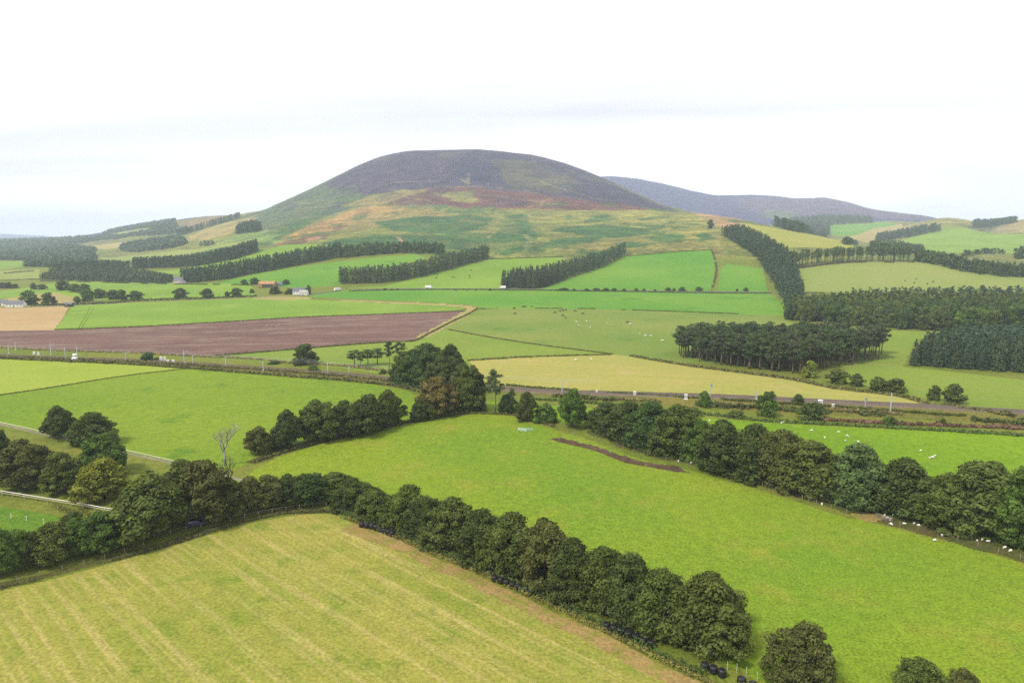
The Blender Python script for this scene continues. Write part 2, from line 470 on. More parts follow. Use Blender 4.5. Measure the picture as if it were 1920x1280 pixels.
field('pasture_field', 'grazed green pasture behind the railway with cattle and sheep', 'pasture',
      [(405, 672), (480, 661), (560, 655), (640, 648), (740, 641), (772, 640), (800, 625), (840, 606), (872, 590), (900, 581), (960, 578), (1100, 579), (1230, 583), (1340, 587), (1475, 592), (1480, 604), (1660, 622), (1740, 622), (1716, 640), (1690, 690),
       (1630, 690), (1260, 678), (1150, 664), (900, 676), (870, 720), (740, 704), (640, 689), (520, 680)])
field('pasture_field', 'strip of brighter grass along the near edge of the ploughed field', 'pasture2',
      [(405, 671), (480, 661), (640, 648), (740, 641), (772, 640), (805, 627), (842, 618), (905, 630), (1000, 645), (1145, 664), (1060, 668), (900, 676), (870, 720), (740, 704), (640, 689), (520, 680)])
field('hay_field', 'long yellow mown field between the railway and the pine wood', 'yellow',
      [(880, 676), (1000, 669), (1140, 665), (1185, 667), (1260, 677), (1350, 691), (1480, 708), (1560, 724), (1700, 744), (1800, 763), (1920, 781), (2150, 805), (1920, 784), (1760, 775), (1560, 763), (1300, 746), (1050, 730), (950, 722), (905, 716)])
field('pasture_field', 'sloping green field behind the row of thorn trees', 'pasture2',
      [(1560, 712), (1590, 690), (1622, 683), (1700, 688), (1760, 694), (1920, 712), (2200, 742), (2200, 800), (1920, 777), (1800, 759), (1700, 740), (1620, 724)])
field('pasture_field', 'green gap field between the pine wood and the spruce plantation', 'pasture2',
      [(1632, 618), (1760, 622), (1712, 640), (1698, 684), (1622, 680), (1655, 655)])
field('ploughed_field', 'purple brown ploughed field behind the railway', 'plough',
      [(-300, 613), (0, 620), (100, 619), (250, 613), (400, 605), (480, 600), (560, 595), (700, 590), (830, 585), (873, 583), (868, 590), (840, 606), (800, 626), (770, 640), (740, 641), (640, 648), (560, 655), (480, 661), (400, 666), (330, 664), (240, 660), (100, 655), (0, 648), (-300, 636)])
field('grass_field', 'smooth light green field above the ploughed field', 'crop',
      [(136, 572), (300, 566), (480, 558), (590, 562), (700, 568), (830, 573), (872, 577), (850, 582), (700, 590), (560, 595), (400, 605), (250, 613), (103, 618)])
field('stubble_field', 'pale straw coloured stubble field beside the white cottage', 'straw',
      [(-300, 577), (0, 577), (130, 574), (102, 618), (0, 620), (-300, 613)])
field('grass_field', 'long emerald green field in front of the road', 'emerald',
      [(575, 556), (610, 549), (660, 544), (800, 542), (1000, 543), (1200, 546), (1440, 548), (1475, 572), (1478, 592), (1340, 587), (1230, 583), (1100, 579), (960, 578), (900, 577), (880, 571), (700, 562)])
strip('field_margin', 'bleached grass margin curving round the tip of the ploughed field', 'tan', [(640, 563), (740, 567), (840, 572), (885, 577), (872, 588), (835, 608), (790, 632)], 9)
field('hay_field', 'tan field behind the trees by the white cottage', 'tan', [(-300, 560), (0, 562), (60, 548), (150, 549), (200, 560), (150, 570), (100, 573), (0, 576), (-300, 577)])
field('grass_field', 'green field behind the row of round hedge trees', 'crop',
      [(-300, 543), (0, 546), (120, 527), (300, 530), (470, 533), (482, 556), (270, 563), (170, 562), (100, 548), (0, 560), (-300, 560)])
field('hay_field', 'pale yellow field at the left edge below the woods', 'pale', [(-300, 510), (0, 507), (75, 505), (72, 524), (0, 526), (-300, 530)])
field('grass_field', 'pale green field at the left edge under the far woods', 'crop', [(-300, 490), (0, 490), (50, 489), (45, 500), (0, 505), (-300, 508)])
field('grass_field', 'green field between the upper belts of conifers', 'emerald', [(405, 531), (430, 525), (480, 512), (560, 500), (640, 490), (700, 483), (780, 476), (800, 484), (720, 505), (640, 518), (640, 535), (560, 540), (500, 534)])
field('grass_field', 'light green field rising to the left of the long conifer belt', 'crop', [(290, 508), (390, 494), (482, 472), (530, 459), (640, 461), (560, 476), (480, 492), (350, 516)])
field('hay_field', 'bleached fields below the left hill', 'pale', [(175, 483), (260, 478), (340, 468), (430, 455), (482, 452), (475, 459), (330, 478), (180, 490)])
field('pasture_field', 'yellow green sloping field with grazing cattle', 'crop', [(655, 540), (720, 536), (800, 517), (915, 486), (1050, 482), (1060, 486), (950, 526), (945, 541), (800, 541)])
field('grass_field', 'emerald field rising above the road beside a conifer belt', 'emerald', [(1000, 543), (1070, 521), (1180, 479), (1260, 472), (1332, 468), (1342, 500), (1332, 545)])
field('grass_field', 'small emerald field beside the descending conifer belt', 'emerald', [(1346, 545), (1350, 506), (1362, 495), (1430, 503), (1440, 547)])
field('pasture_field', 'pale open pasture with a few dark cattle', 'pale', [(1470, 508), (1520, 499), (1620, 491), (1720, 491), (1800, 509), (1920, 520), (2200, 534), (2200, 552), (1500, 547)])
field('hay_field', 'dry yellow field on the shoulder of the hill', 'olive', [(1385, 418), (1420, 423), (1470, 431), (1530, 442), (1590, 455), (1600, 465), (1480, 464), (1420, 447)])
field('pasture_field', 'pale green fields on the far right slopes', 'crop', [(1640, 466), (1700, 447), (1770, 428), (1830, 432), (1905, 440), (2200, 446), (2200, 474), (1920, 474), (1740, 474)])
field('grass_field', 'far green field below the dark plantation', 'emerald', [(1546, 424), (1600, 420), (1660, 416), (1680, 420), (1600, 444), (1560, 440)])
field('hay_field', 'far bleached slope between two plantations', 'tan', [(1590, 446), (1640, 428), (1690, 419), (1712, 423), (1660, 440), (1630, 456)])
field('pasture_field', 'small pale field on the left hillside', 'pale', [(196, 441), (230, 434), (275, 427), (284, 436), (230, 443)])
field('pasture_field', 'thin pale field on the lower left hillside', 'tan', [(135, 452), (165, 446), (168, 451), (140, 456)])
field('pasture_field', 'bleached strip field among the left woods', 'tan', [(150, 463), (220, 455), (265, 449), (262, 457), (205, 467)])
field('ploughed_field', 'reddish bare patch by the farm', 'tan', [(470, 560), (500, 556), (560, 556), (590, 559), (540, 563)])

# railway land, then the near fields
_rl = offset(RAIL, 6.0); _rr = offset(RAIL, -12.0)
FIELDS.append(('railway_bank', 'weedy grass bank carrying the railway across the valley', 'bank', np.vstack([_rl, _rr[::-1]])))
field('pasture_field', 'bright field of scattered sheep between the railway bank and the hedgerow', 'lush2',
      [(985, 757), (1100, 764), (1240, 777), (1360, 786), (1560, 799), (1920, 815), (2250, 838), (2250, 1110), (1920, 1040), (1700, 975), (1400, 890), (1100, 800), (980, 780)])
field('grass_field', 'broad green field left of centre below the railway', 'mid',
      [(-300, 662), (0, 672), (240, 683), (420, 696), (560, 707), (700, 720), (760, 732), (800, 750), (960, 752), (980, 775), (900, 772), (775, 786), (640, 812), (500, 852), (430, 884), (320, 866), (200, 838), (100, 815), (0, 796), (-300, 740)])
field('grass_field', 'light lime green corner field beside the railway', 'lime', [(-300, 662), (0, 672), (240, 683), (352, 691), (240, 704), (100, 726), (0, 741), (-300, 790)])
field('pasture_field', 'vivid green field between the two dark hedgerows', 'lush',
      [(468, 885), (520, 857), (590, 835), (700, 806), (800, 789), (900, 774), (950, 778), (1040, 806), (1110, 826), (1200, 855), (1300, 878), (1400, 905), (1500, 938), (1600, 971), (1700, 996), (1800, 1022), (1920, 1056), (2250, 1150), (2250, 1600), (1780, 1600), (1470, 1297), (1300, 1218), (1100, 1122), (900, 1032), (720, 967), (640, 940), (540, 945), (470, 945)])
field('paddock', 'small bright green paddock behind the white rail fence', 'paddock', [(-260, 930), (0, 950), (60, 958), (112, 968), (104, 985), (40, 1000), (0, 1010), (-260, 1040)])
HAY_EDGE = [(-300, 1180), (0, 1108), (100, 1085), (200, 1058), (300, 1030), (400, 1000), (480, 978), (560, 964), (612, 962), (660, 972), (720, 1000), (800, 1036), (900, 1078), (1000, 1124), (1100, 1170), (1200, 1220), (1300, 1270), (1400, 1325), (1600, 1440), (1750, 1600)]
field('hay_field', 'striped yellow green mown hay field in the foreground', 'hay', HAY_EDGE + [(-700, 1600), (-700, 1280)])
strip('field_margin', 'bare tan strip along the foot of the near hedgerow', 'bare', [(655, 985), (720, 1008), (800, 1040), (900, 1086), (1000, 1133), (1100, 1182), (1200, 1232), (1300, 1285), (1420, 1352)], 5.5)
strip('verge', 'tall yellowing grass below the near hedgerow', 'verge', [(640, 967), (720, 992), (800, 1028), (900, 1071), (1000, 1116), (1100, 1162), (1200, 1211), (1300, 1261), (1400, 1300), (1500, 1370)], 3.2)
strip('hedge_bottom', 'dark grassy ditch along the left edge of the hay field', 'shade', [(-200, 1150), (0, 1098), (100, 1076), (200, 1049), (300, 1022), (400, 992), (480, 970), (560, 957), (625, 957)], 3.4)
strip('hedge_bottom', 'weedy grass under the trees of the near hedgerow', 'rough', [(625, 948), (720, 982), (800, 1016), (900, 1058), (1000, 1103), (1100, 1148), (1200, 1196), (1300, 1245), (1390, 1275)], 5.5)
strip('hedge_bottom', 'ground darkened with painted shade under the trees of the far right hedgerow', 'shade', [(1110, 806), (1200, 842), (1300, 866), (1400, 893), (1500, 925), (1600, 957), (1700, 982), (1800, 1008), (1920, 1042), (2100, 1095)], 7.0)
strip('verge', 'rough dry grass beside the far right hedgerow', 'rough', [(1060, 806), (1130, 830), (1200, 856), (1300, 880), (1400, 907), (1500, 938), (1600, 970)], 3.5)
strip('hedge_bottom', 'ground painted dark as shade under the middle row of hedge trees', 'shade', [(470, 868), (530, 846), (600, 826), (700, 802), (800, 785), (880, 773)], 5.0)
strip('farm_lane', 'pale gravel lane crossing the grass behind the left trees', 'gravel', [(-200, 752), (0, 795), (100, 817), (200, 840), (320, 867), (420, 892), (520, 915)], 1.6)
field('worn_gateway', 'bare trampled gateway under the right hand hedgerow', 'bare', [(1592, 962), (1612, 957), (1640, 964), (1656, 973), (1640, 978), (1610, 974)])

# ------------------------------------------------------------------ build the ground
UV = np.stack(np.meshgrid(UG, YG, indexing='ij'), -1)      # column, row -> (u, Y)
SN = np.zeros((NC, NR), bool)
fu = lambda u: np.interp(u, UG, np.arange(NC))
fy = lambda y: np.interp(y, YG, np.arange(NR))
for _, _, _, poly in FIELDS:                               # pull ground points onto the field edges
    P = np.vstack([poly, poly[:1]])
    for a, b in zip(P[:-1], P[1:]):
        if min(a[1], b[1]) < 62: continue
        ca = np.array([fu(a[0] / a[1]), fy(a[1])]); cb_ = np.array([fu(b[0] / b[1]), fy(b[1])])
        n = int(np.abs(cb_ - ca).max() * 2.5) + 2
        t = np.linspace(0, 1, n)
        q = a[None] * (1 - t)[:, None] + b[None] * t[:, None]
        cu = fu(q[:, 0] / q[:, 1]); cy = fy(q[:, 1])
        i = np.rint(cu).astype(int); j = np.rint(cy).astype(int)
        ok = (i > 0) & (i < NC - 1) & (j > 0) & (j < NR - 1)
        for ii, jj, uu, yy in zip(i[ok], j[ok], (q[:, 0] / q[:, 1])[ok], q[:, 1][ok]):
            if not SN[ii, jj]:
                UV[ii, jj] = (uu, yy); SN[ii, jj] = True
VX = UV[..., 0] * UV[..., 1]; VY = UV[..., 1]
VZ = grid_at(UV[..., 0], UV[..., 1], HG)
VERT = np.stack([VX, VY, VZ], -1).reshape(-1, 3)
I, J = np.meshgrid(np.arange(NC - 1), np.arange(NR - 1), indexing='ij')
Q = np.stack([I * NR + J, (I + 1) * NR + J, (I + 1) * NR + J + 1, I * NR + J + 1], -1).reshape(-1, 4)
CX = VERT[Q, 0].mean(1); CY = VERT[Q, 1].mean(1)
FID = np.full(len(Q), -1, int)
foot = np.interp(CX / CY, UG, cub(UG, L3[0], L3[1]))
FID[CY > foot - 60] = -2                                   # the hills
for k, (_, _, _, poly) in enumerate(FIELDS):
    FID[pip(poly, CX, CY)] = k

# what grows on the hill: heather, bracken, bents, bare paths
HEATH, PURP, BENT, BRACK, TANG, OLIV = C(92, 80, 70), C(124, 80, 78), C(144, 148, 74), C(78, 116, 62), C(190, 152, 92), C(162, 160, 82)
COVER = np.tile(np.array(BENT), (len(VERT), 1))
cx, cy = VERT[:, 0], VERT[:, 1]
COVER[(cy > 3350)] = C(82, 82, 128)  # distance haze put into the far hill colour as blue
hillv = cy > 900
def patch(col, px, soft=40, amt=1.0, ymax=9e9, ymin=900):
    soft *= 0.75
    poly = W(px)
    m = hillv & (cy < ymax) & (cy > ymin) & (cx > poly[:, 0].min() - 150) & (cx < poly[:, 0].max() + 150) & (cy > poly[:, 1].min() - 150) & (cy < poly[:, 1].max() + 150)
    idx = np.nonzero(m)[0]
    x, y = cx[idx], cy[idx]
    w = np.zeros(len(idx))
    for k in range(6):
        dx = soft * 1.9 * fnoise(x / 60, y / 80, 31 + k // 3, 5, 0.65) + soft * 0.5 * (random.Random(k).random() - 0.5)
        dy = soft * 2.6 * fnoise(x / 60, y / 80, 71 + k // 3, 5, 0.65) + soft * 0.5 * (random.Random(k + 50).random() - 0.5)
        w += pip(poly, x + dx, y + dy)
    w = (smooth(0.05, 0.95, w / 6) * amt)[:, None]
    COVER[idx] = COVER[idx] * (1 - w) + np.array(col)[None] * w
def trail(col, px, width=10):
    width *= 0.6
    P = spline(W(px), 15)
    m = hillv & (cx > P[:, 0].min() - 60) & (cx < P[:, 0].max() + 60) & (cy > P[:, 1].min() - 60) & (cy < P[:, 1].max() + 60)
    idx = np.nonzero(m)[0]
    d = dist_line(P[::2] if len(P) > 60 else P, cx[idx] + 9 * fnoise(cx[idx] / 40, cy[idx] / 40, 5, 2), cy[idx] + 9 * fnoise(cx[idx] / 40, cy[idx] / 40, 8, 2))
    w = (1 - smooth(width * 0.5, width * 1.3, d))[:, None] * 0.6 * (0.4 + 0.6 * vnoise(cx[idx] / 60, cy[idx] / 60, 3))[:, None]
    COVER[idx] = COVER[idx] * (1 - w) + np.array(col)[None] * w
# upper hill: dark heather, tinted bluer to paint in distance haze; the left flank is greener
patch(C(100, 118, 82), [(440, 470), (455, 404), (520, 380), (600, 340), (700, 298), (760, 345), (700, 368), (620, 402), (560, 432), (520, 458)], 50)
patch(C(86, 74, 100), [(600, 352), (650, 322), (720, 292), (860, 280), (1000, 290), (1120, 326), (1240, 384), (1320, 402), (1240, 398), (1150, 388), (1060, 374), (960, 362), (860, 356), (760, 356), (700, 366)], 50)
patch(C(60, 58, 92), [(840, 300), (940, 286), (1000, 300), (990, 325), (960, 348), (880, 338), (850, 320)], 50, 0.9)
patch(C(72, 66, 94), [(1000, 300), (1080, 316), (1180, 360), (1250, 392), (1150, 382), (1080, 360), (1010, 345)], 40, 0.7)
patch(C(122, 116, 76), [(930, 300), (1010, 302), (1060, 340), (1040, 362), (960, 352), (930, 325)], 60, 0.55)
patch(PURP, [(700, 376), (740, 362), (820, 352), (900, 352), (960, 360), (1060, 370), (1150, 382), (1260, 394), (1230, 398), (1100, 396), (1000, 391), (900, 390), (800, 386), (740, 384)], 35)
patch(C(124, 82, 78), [(860, 364), (960, 362), (1060, 372), (1050, 388), (940, 388), (880, 380)], 30, 0.9)
patch(OLIV, [(820, 362), (880, 358), (900, 378), (850, 380)], 25, 0.8)
patch(C(168, 150, 92), [(640, 388), (700, 366), (790, 354), (800, 360), (740, 376), (690, 388)], 25, 0.8)
patch(TANG, [(505, 458), (560, 430), (640, 400), (690, 386), (760, 388), (740, 402), (660, 422), (620, 442), (575, 452), (540, 460)], 30)
patch(C(166, 148, 88), [(650, 412), (720, 396), (800, 392), (840, 400), (760, 414), (700, 426), (660, 436)], 40, 0.9)
patch(OLIV, [(960, 396), (1100, 396), (1280, 398), (1335, 408), (1345, 440), (1280, 452), (1200, 430), (1080, 420), (960, 412)], 40)
patch(C(150, 142, 78), [(1040, 440), (1120, 446), (1200, 448), (1330, 452), (1340, 468), (1180, 476), (1040, 474)], 40, 0.9)
patch(C(196, 160, 118), [(1290, 398), (1345, 404), (1395, 417), (1388, 428), (1356, 428), (1330, 414)], 12)
for poly in ([(700, 416), (790, 406), (880, 402), (930, 408), (905, 428), (850, 440), (780, 436), (730, 430)],
             [(600, 456), (680, 440), (760, 440), (860, 442), (950, 448), (965, 478), (860, 470), (760, 466), (650, 462)],
             [(930, 470), (925, 440), (965, 415), (990, 412), (1000, 432), (1015, 440), (1005, 455), (1018, 474)],
             [(1030, 432), (1080, 424), (1130, 420), (1190, 426), (1210, 440), (1150, 446), (1080, 440)],
             [(1020, 456), (1060, 444), (1130, 442), (1120, 452), (1060, 462)], [(1150, 458), (1185, 452), (1215, 456), (1200, 464)],
             [(1240, 440), (1270, 436), (1275, 444), (1245, 448)], [(1300, 440), (1330, 436), (1350, 446), (1310, 450)], [(1110, 405), (1140, 402), (1150, 408), (1115, 410)],
             [(940, 404), (980, 400), (990, 408), (950, 412)], [(520, 452), (600, 410), (640, 386), (590, 400), (520, 430), (495, 450)]):
    patch(BRACK, poly, 22, 1.0)
patch(C(104, 84, 78), [(500, 462), (540, 452), (600, 440), (640, 420), (650, 424), (610, 448), (560, 458)], 18, 0.6)
patch(C(206, 150, 122), [(570, 449), (596, 443), (604, 447), (580, 452)], 8)
patch(C(206, 158, 130), [(742, 442), (752, 444), (762, 456), (752, 452)], 7)
_lo = hillv & (cy > 1000) & (cy < 2050) & (cx > -900) & (cx < 620)
_n = fnoise(cx[_lo] / 70, cy[_lo] / 120, 211, 5, 0.65); _n2 = fnoise(cx[_lo] / 60, cy[_lo] / 110, 77, 4, 0.6)
_w = (smooth(0.16, 0.28, _n) * 0.8)[:, None]
COVER[_lo] = COVER[_lo] * (1 - _w) + np.array(BRACK)[None] * _w
_w = (smooth(0.15, 0.4, _n2) * 0.28)[:, None]
COVER[_lo] = COVER[_lo] * (1 - _w) + np.array(C(176, 158, 92))[None] * _w
_up = hillv & (cy > 2000) & (cy < 3300)
_n = fnoise(cx[_up] / 130, cy[_up] / 200, 12, 4, 0.6)
_w = (smooth(0.1, 0.4, _n) * 0.5)[:, None]
COVER[_up] = COVER[_up] * (1 - _w) + np.array(C(118, 116, 92))[None] * _w
_n = fnoise(cx[_up] / 110, cy[_up] / 160, 45, 4, 0.6)
_w = (smooth(0.1, 0.4, _n) * 0.5)[:, None]
COVER[_up] = COVER[_up] * (1 - _w) + np.array(C(76, 68, 96))[None] * _w
for px in ([(700, 374), (760, 371), (810, 378)], [(735, 368), (800, 352), (850, 350), (960, 356), (1010, 362)], [(860, 362), (950, 370), (1050, 384)], [(1010, 388), (1022, 376), (1034, 372)],
           [(560, 392), (620, 386), (680, 380)], [(820, 340), (760, 340), (700, 352)], [(868, 335), (880, 345), (878, 325)], [(1300, 404), (1330, 425), (1345, 450), (1345, 500), (1338, 543)],
           [(980, 472), (992, 450), (985, 440)], [(540, 382), (600, 378), (640, 360)], [(1010, 340), (1080, 362), (1150, 378)]):
    trail(C(176, 160, 112), px, 9)
patch(C(150, 140, 84), [(1352, 545), (1345, 500), (1350, 470), (1332, 466), (1335, 500), (1328, 545)], 6, 0.9, ymin=700)
# the hills behind
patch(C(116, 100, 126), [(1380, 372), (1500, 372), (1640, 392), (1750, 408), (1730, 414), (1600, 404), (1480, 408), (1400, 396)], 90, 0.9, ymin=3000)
patch(C(120, 136, 84), [(1440, 390), (1500, 398), (1480, 412), (1420, 408)], 80, 0.6, ymin=3000)
patch(C(168, 160, 96), [(1640, 424), (1740, 414), (1800, 410), (1850, 422), (1760, 428), (1700, 432)], 50, 1, ymin=2000)
patch(C(184, 164, 116), [(1855, 436), (1880, 422), (1925, 410), (2200, 396), (2200, 440), (1920, 438)], 40, 1, ymin=1800)
patch(C(160, 140, 102), [(330, 416), (400, 404), (450, 404), (430, 412), (350, 432), (325, 425)], 60, 1, ymin=2500)
patch(C(186, 168, 104), [(345, 450), (400, 424), (455, 410), (480, 405), (440, 436), (400, 448)], 40, 1, ymin=1500)
patch(C(150, 172, 92), [(400, 458), (440, 440), (485, 430), (520, 440), (520, 456), (480, 456)], 40, 0.9, ymin=1200)

def ground_mesh(name, sel, mat, label, cover=False):
    q = Q[sel]
    if len(q) == 0: return None
    ids, inv = np.unique(q, return_inverse=True)
    me = bpy.data.meshes.new(name)
    me.vertices.add(len(ids)); me.vertices.foreach_set('co', VERT[ids].astype(np.float32).ravel())
    me.loops.add(len(q) * 4); me.loops.foreach_set('vertex_index', inv.astype(np.int32).ravel())
    me.polygons.add(len(q)); me.polygons.foreach_set('loop_start', np.arange(0, len(q) * 4, 4, dtype=np.int32))
    me.polygons.foreach_set('use_smooth', np.ones(len(q), bool))
    me.update(calc_edges=True)
    if cover:
        at = me.attributes.new('cover', 'FLOAT_COLOR', 'POINT')
        at.data.foreach_set('color', np.c_[COVER[ids], np.ones(len(ids))].astype(np.float32).ravel())
    me.materials.append(mat)
    o = bpy.data.objects.new(name, me); COL.objects.link(o)
    o['kind'] = 'structure'; o['label'] = label
    return o

ground_mesh('ground', FID == -1, GM['rough'], 'rough grass and field edges on the valley floor')
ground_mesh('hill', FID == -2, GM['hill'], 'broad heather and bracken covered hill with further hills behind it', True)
for k, (nm, lb, mk, _) in enumerate(FIELDS):
    ground_mesh(nm, FID == k, GM[mk], lb)
# land behind and beside the viewpoint, a little lower than the modelled ground
me = bpy.data.meshes.new('ground')
me.from_pydata([(-16500, -2500, -4), (16500, -2500, -4), (16500, 16500, -4), (-16500, 16500, -4)], [], [(0, 1, 2, 3)])
me.materials.append(GM['rough'])
o = bpy.data.objects.new('ground', me); COL.objects.link(o); o['kind'] = 'structure'; o['label'] = 'lower land reaching to the horizon'

# the air: thin haze over the whole valley
hm = bpy.data.materials.new('haze_air'); hm.use_nodes = True
hn = hm.node_tree.nodes; hn.clear()
ho = hn.new('ShaderNodeOutputMaterial'); hv = hn.new('ShaderNodeVolumePrincipled')
hv.inputs['Color'].default_value = (0.78, 0.87, 1.0, 1)
hv.inputs['Density'].default_value = 1.05e-4
hv.inputs['Anisotropy'].default_value = 0.0
hm.node_tree.links.new(hv.outputs[0], ho.inputs['Volume'])
x0, x1, y0, y1, z0, z1 = -17000, 17000, -3000, 17000, -6, 600
me = bpy.data.meshes.new('haze')
me.from_pydata([(x0, y0, z0), (x1, y0, z0), (x1, y1, z0), (x0, y1, z0), (x0, y0, z1), (x1, y0, z1), (x1, y1, z1), (x0, y1, z1)], [],
               [(3, 2, 1, 0), (4, 5, 6, 7), (0, 1, 5, 4), (1, 2, 6, 5), (2, 3, 7, 6), (3, 0, 4, 7)])
me.materials.append(hm)
o = bpy.data.objects.new('haze', me); COL.objects.link(o); o['kind'] = 'stuff'; o['label'] = 'thin blue summer haze over the whole valley'

# ------------------------------------------------------------------ mesh building
class MB:
    """collects pieces of a mesh"""
    def __init__(s):
        s.v = []; s.f = []; s.m = []; s.n = 0
    def add(s, v, f, mi=0):
        v = np.asarray(v, float).reshape(-1, 3)
        s.v.append(v)
        for face in f: s.f.append(tuple(int(i) + s.n for i in face)); s.m.append(mi)
        s.n += len(v)
        return s
    def box(s, c, d, mi=0, rz=0.0, taper=1.0):
        x, y, z = d[0] / 2, d[1] / 2, d[2] / 2
        v = np.array([(-x, -y, -z), (x, -y, -z), (x, y, -z), (-x, y, -z), (-x * taper, -y * taper, z), (x * taper, -y * taper, z), (x * taper, y * taper, z), (-x * taper, y * taper, z)])
        if rz:
            cs, sn = math.cos(rz), math.sin(rz)
            v = np.c_[v[:, 0] * cs - v[:, 1] * sn, v[:, 0] * sn + v[:, 1] * cs, v[:, 2]]
        return s.add(v + np.array(c), [(3, 2, 1, 0), (4, 5, 6, 7), (0, 1, 5, 4), (1, 2, 6, 5), (2, 3, 7, 6), (3, 0, 4, 7)], mi)
    def tube(s, pts, rad, n=6, mi=0, cap=True):
        pts = np.asarray(pts, float); rad = np.broadcast_to(np.asarray(rad, float), (len(pts),))
        T = np.gradient(pts, axis=0); V = []
        for p, t, r in zip(pts, T, rad):
            t = t / max(np.linalg.norm(t), 1e-9)
            a = np.cross(t, (0, 0, 1) if abs(t[2]) < 0.9 else (1, 0, 0)); a /= np.linalg.norm(a); b = np.cross(t, a)
            for k in range(n):
                an = 2 * PI * k / n
                V.append(p + r * (math.cos(an) * a + math.sin(an) * b))
        F = []
        for i in range(len(pts) - 1):
            for k in range(n):
                F.append((i * n + k, i * n + (k + 1) % n, (i + 1) * n + (k + 1) % n, (i + 1) * n + k))
        if cap:
            F.append(tuple(range(n - 1, -1, -1))); F.append(tuple((len(pts) - 1) * n + k for k in range(n)))
        return s.add(V, F, mi)
    def lathe(s, prof, n=12, mi=0, c=(0, 0, 0)):
        V = [(r * math.cos(2 * PI * k / n) + c[0], r * math.sin(2 * PI * k / n) + c[1], z + c[2]) for r, z in prof for k in range(n)]
        F = [(i * n + k, i * n + (k + 1) % n, (i + 1) * n + (k + 1) % n, (i + 1) * n + k) for i in range(len(prof) - 1) for k in range(n)]
        F.append(tuple(range(n - 1, -1, -1))); F.append(tuple((len(prof) - 1) * n + k for k in range(n)))
        return s.add(V, F, mi)
    def mesh(s, name, mats, smooth_=False):
        me = bpy.data.meshes.new(name)
        me.from_pydata(np.vstack(s.v).tolist(), [], s.f)
        for m in (mats if isinstance(mats, (list, tuple)) else [mats]): me.materials.append(m)
        me.polygons.foreach_set('material_index', s.m)
        if smooth_: me.polygons.foreach_set('use_smooth', [True] * len(s.f))
        me.update()
        return me

def put(name, me, loc=(0, 0, 0), rz=0.0, sc=(1, 1, 1), parent=None):
    o = bpy.data.objects.new(name, me); COL.objects.link(o)
    o.location = loc; o.rotation_euler = (0, 0, rz); o.scale = sc
    if parent is not None: o.parent = parent
    return o
def tag(o, label, cat, group=None, kind=None):
    o['label'] = label
    if cat: o['category'] = cat
    if group: o['group'] = group
    if kind: o['kind'] = kind
    return o

# ------------------------------------------------------------------ trees
def leaf_mat(name, spread=0.35, warm=0.3):
    m, nt, b = new_mat(name, 0.9, 0.03)
    oi = nt.nodes.new('ShaderNodeObjectInfo')
    at = nt.nodes.new('ShaderNodeAttribute'); at.attribute_name = 'leaf'
    sp = nt.nodes.new('ShaderNodeSeparateColor'); nt.links.new(at.outputs['Color'], sp.inputs[0])
    f = rng_map(nt, sp.outputs[0], 0.0, 1.0, 1 - spread, 1 + spread)
    cb = nt.nodes.new('ShaderNodeCombineXYZ')
    for k in range(3): nt.links.new(f, cb.inputs[k])
    warmc = mixrgb(nt, 1.0, oi.outputs['Color'], (1.16, 1.02, 0.8), 'MULTIPLY')
    col = mixrgb(nt, math_n(nt, 'MULTIPLY', sp.outputs[1], warm), oi.outputs['Color'], warmc)
    col = mixrgb(nt, 1.0, col, cb.outputs[0], 'MULTIPLY')
    nt.links.new(col, b.inputs['Base Color'])
    tr = nt.nodes.new('ShaderNodeBsdfTranslucent'); nt.links.new(col, tr.inputs['Color'])
    mx = nt.nodes.new('ShaderNodeMixShader'); mx.inputs[0].default_value = 0.22
    out = nt.nodes['Material Output']
    nt.links.new(b.outputs[0], mx.inputs[1]); nt.links.new(tr.outputs[0], mx.inputs[2]); nt.links.new(mx.outputs[0], out.inputs['Surface'])
    return m
LEAF = leaf_mat('leaves'); NEEDLE = leaf_mat('needles', 0.3, 0.15)
BARK = plain_mat('bark', (0.10, 0.085, 0.065), 0.9, 0.1, var=0.35, scale=2.0)
PINEBARK = plain_mat('pine_bark', (0.15, 0.105, 0.075), 0.9, 0.1, var=0.3, scale=2.0)
DEADWOOD = plain_mat('bleached_wood', (0.27, 0.25, 0.225), 0.85, 0.1, var=0.25, scale=2.0)

def leaves(cl, per, size, rng, upw=0.25, outer=0.72, jit=0.8, stretch=1.3):
    """cl: clumps (x, y, z, rx, ry, rz); leaf-sized faces spread over each clump. Returns verts, colour"""
    cl = np.asarray(cl, float); n = len(cl)
    k = np.repeat(np.arange(n), per)
    N = len(k)
    d = rng.normal(size=(N, 3)); d[:, 2] += 0.25; d /= np.linalg.norm(d, axis=1)[:, None]
    r = outer + (1.06 - outer) * rng.random(N)
    pos = cl[k, :3] + d * cl[k, 3:] * r[:, None]
    nrm = d + jit * rng.normal(size=(N, 3)) * 0.6 + np.array([0, 0, upw]); nrm /= np.linalg.norm(nrm, axis=1)[:, None]
    t = rng.normal(size=(N, 3)); t[:, 2] -= 0.5
    t -= (t * nrm).sum(1)[:, None] * nrm; t /= np.maximum(np.linalg.norm(t, axis=1), 1e-6)[:, None]
    b = np.cross(nrm, t)
    s = (size * (0.6 + 0.8 * rng.random(N)))[:, None]
    V = np.stack([pos - t * s * stretch, pos + b * s * 0.75, pos + t * s * stretch, pos - b * s * 0.75], 1).reshape(-1, 3)
    a = 0.5 + 0.24 * rng.normal(size=n); w = rng.random(n)
    shade = np.clip(a[k] + 0.16 * rng.normal(size=N), 0, 1); warm = np.clip(w[k] + 0.2 * rng.normal(size=N), 0, 1)
    colr = np.repeat(np.c_[shade, warm, np.zeros(N), np.ones(N)], 4, 0)
    return V, colr

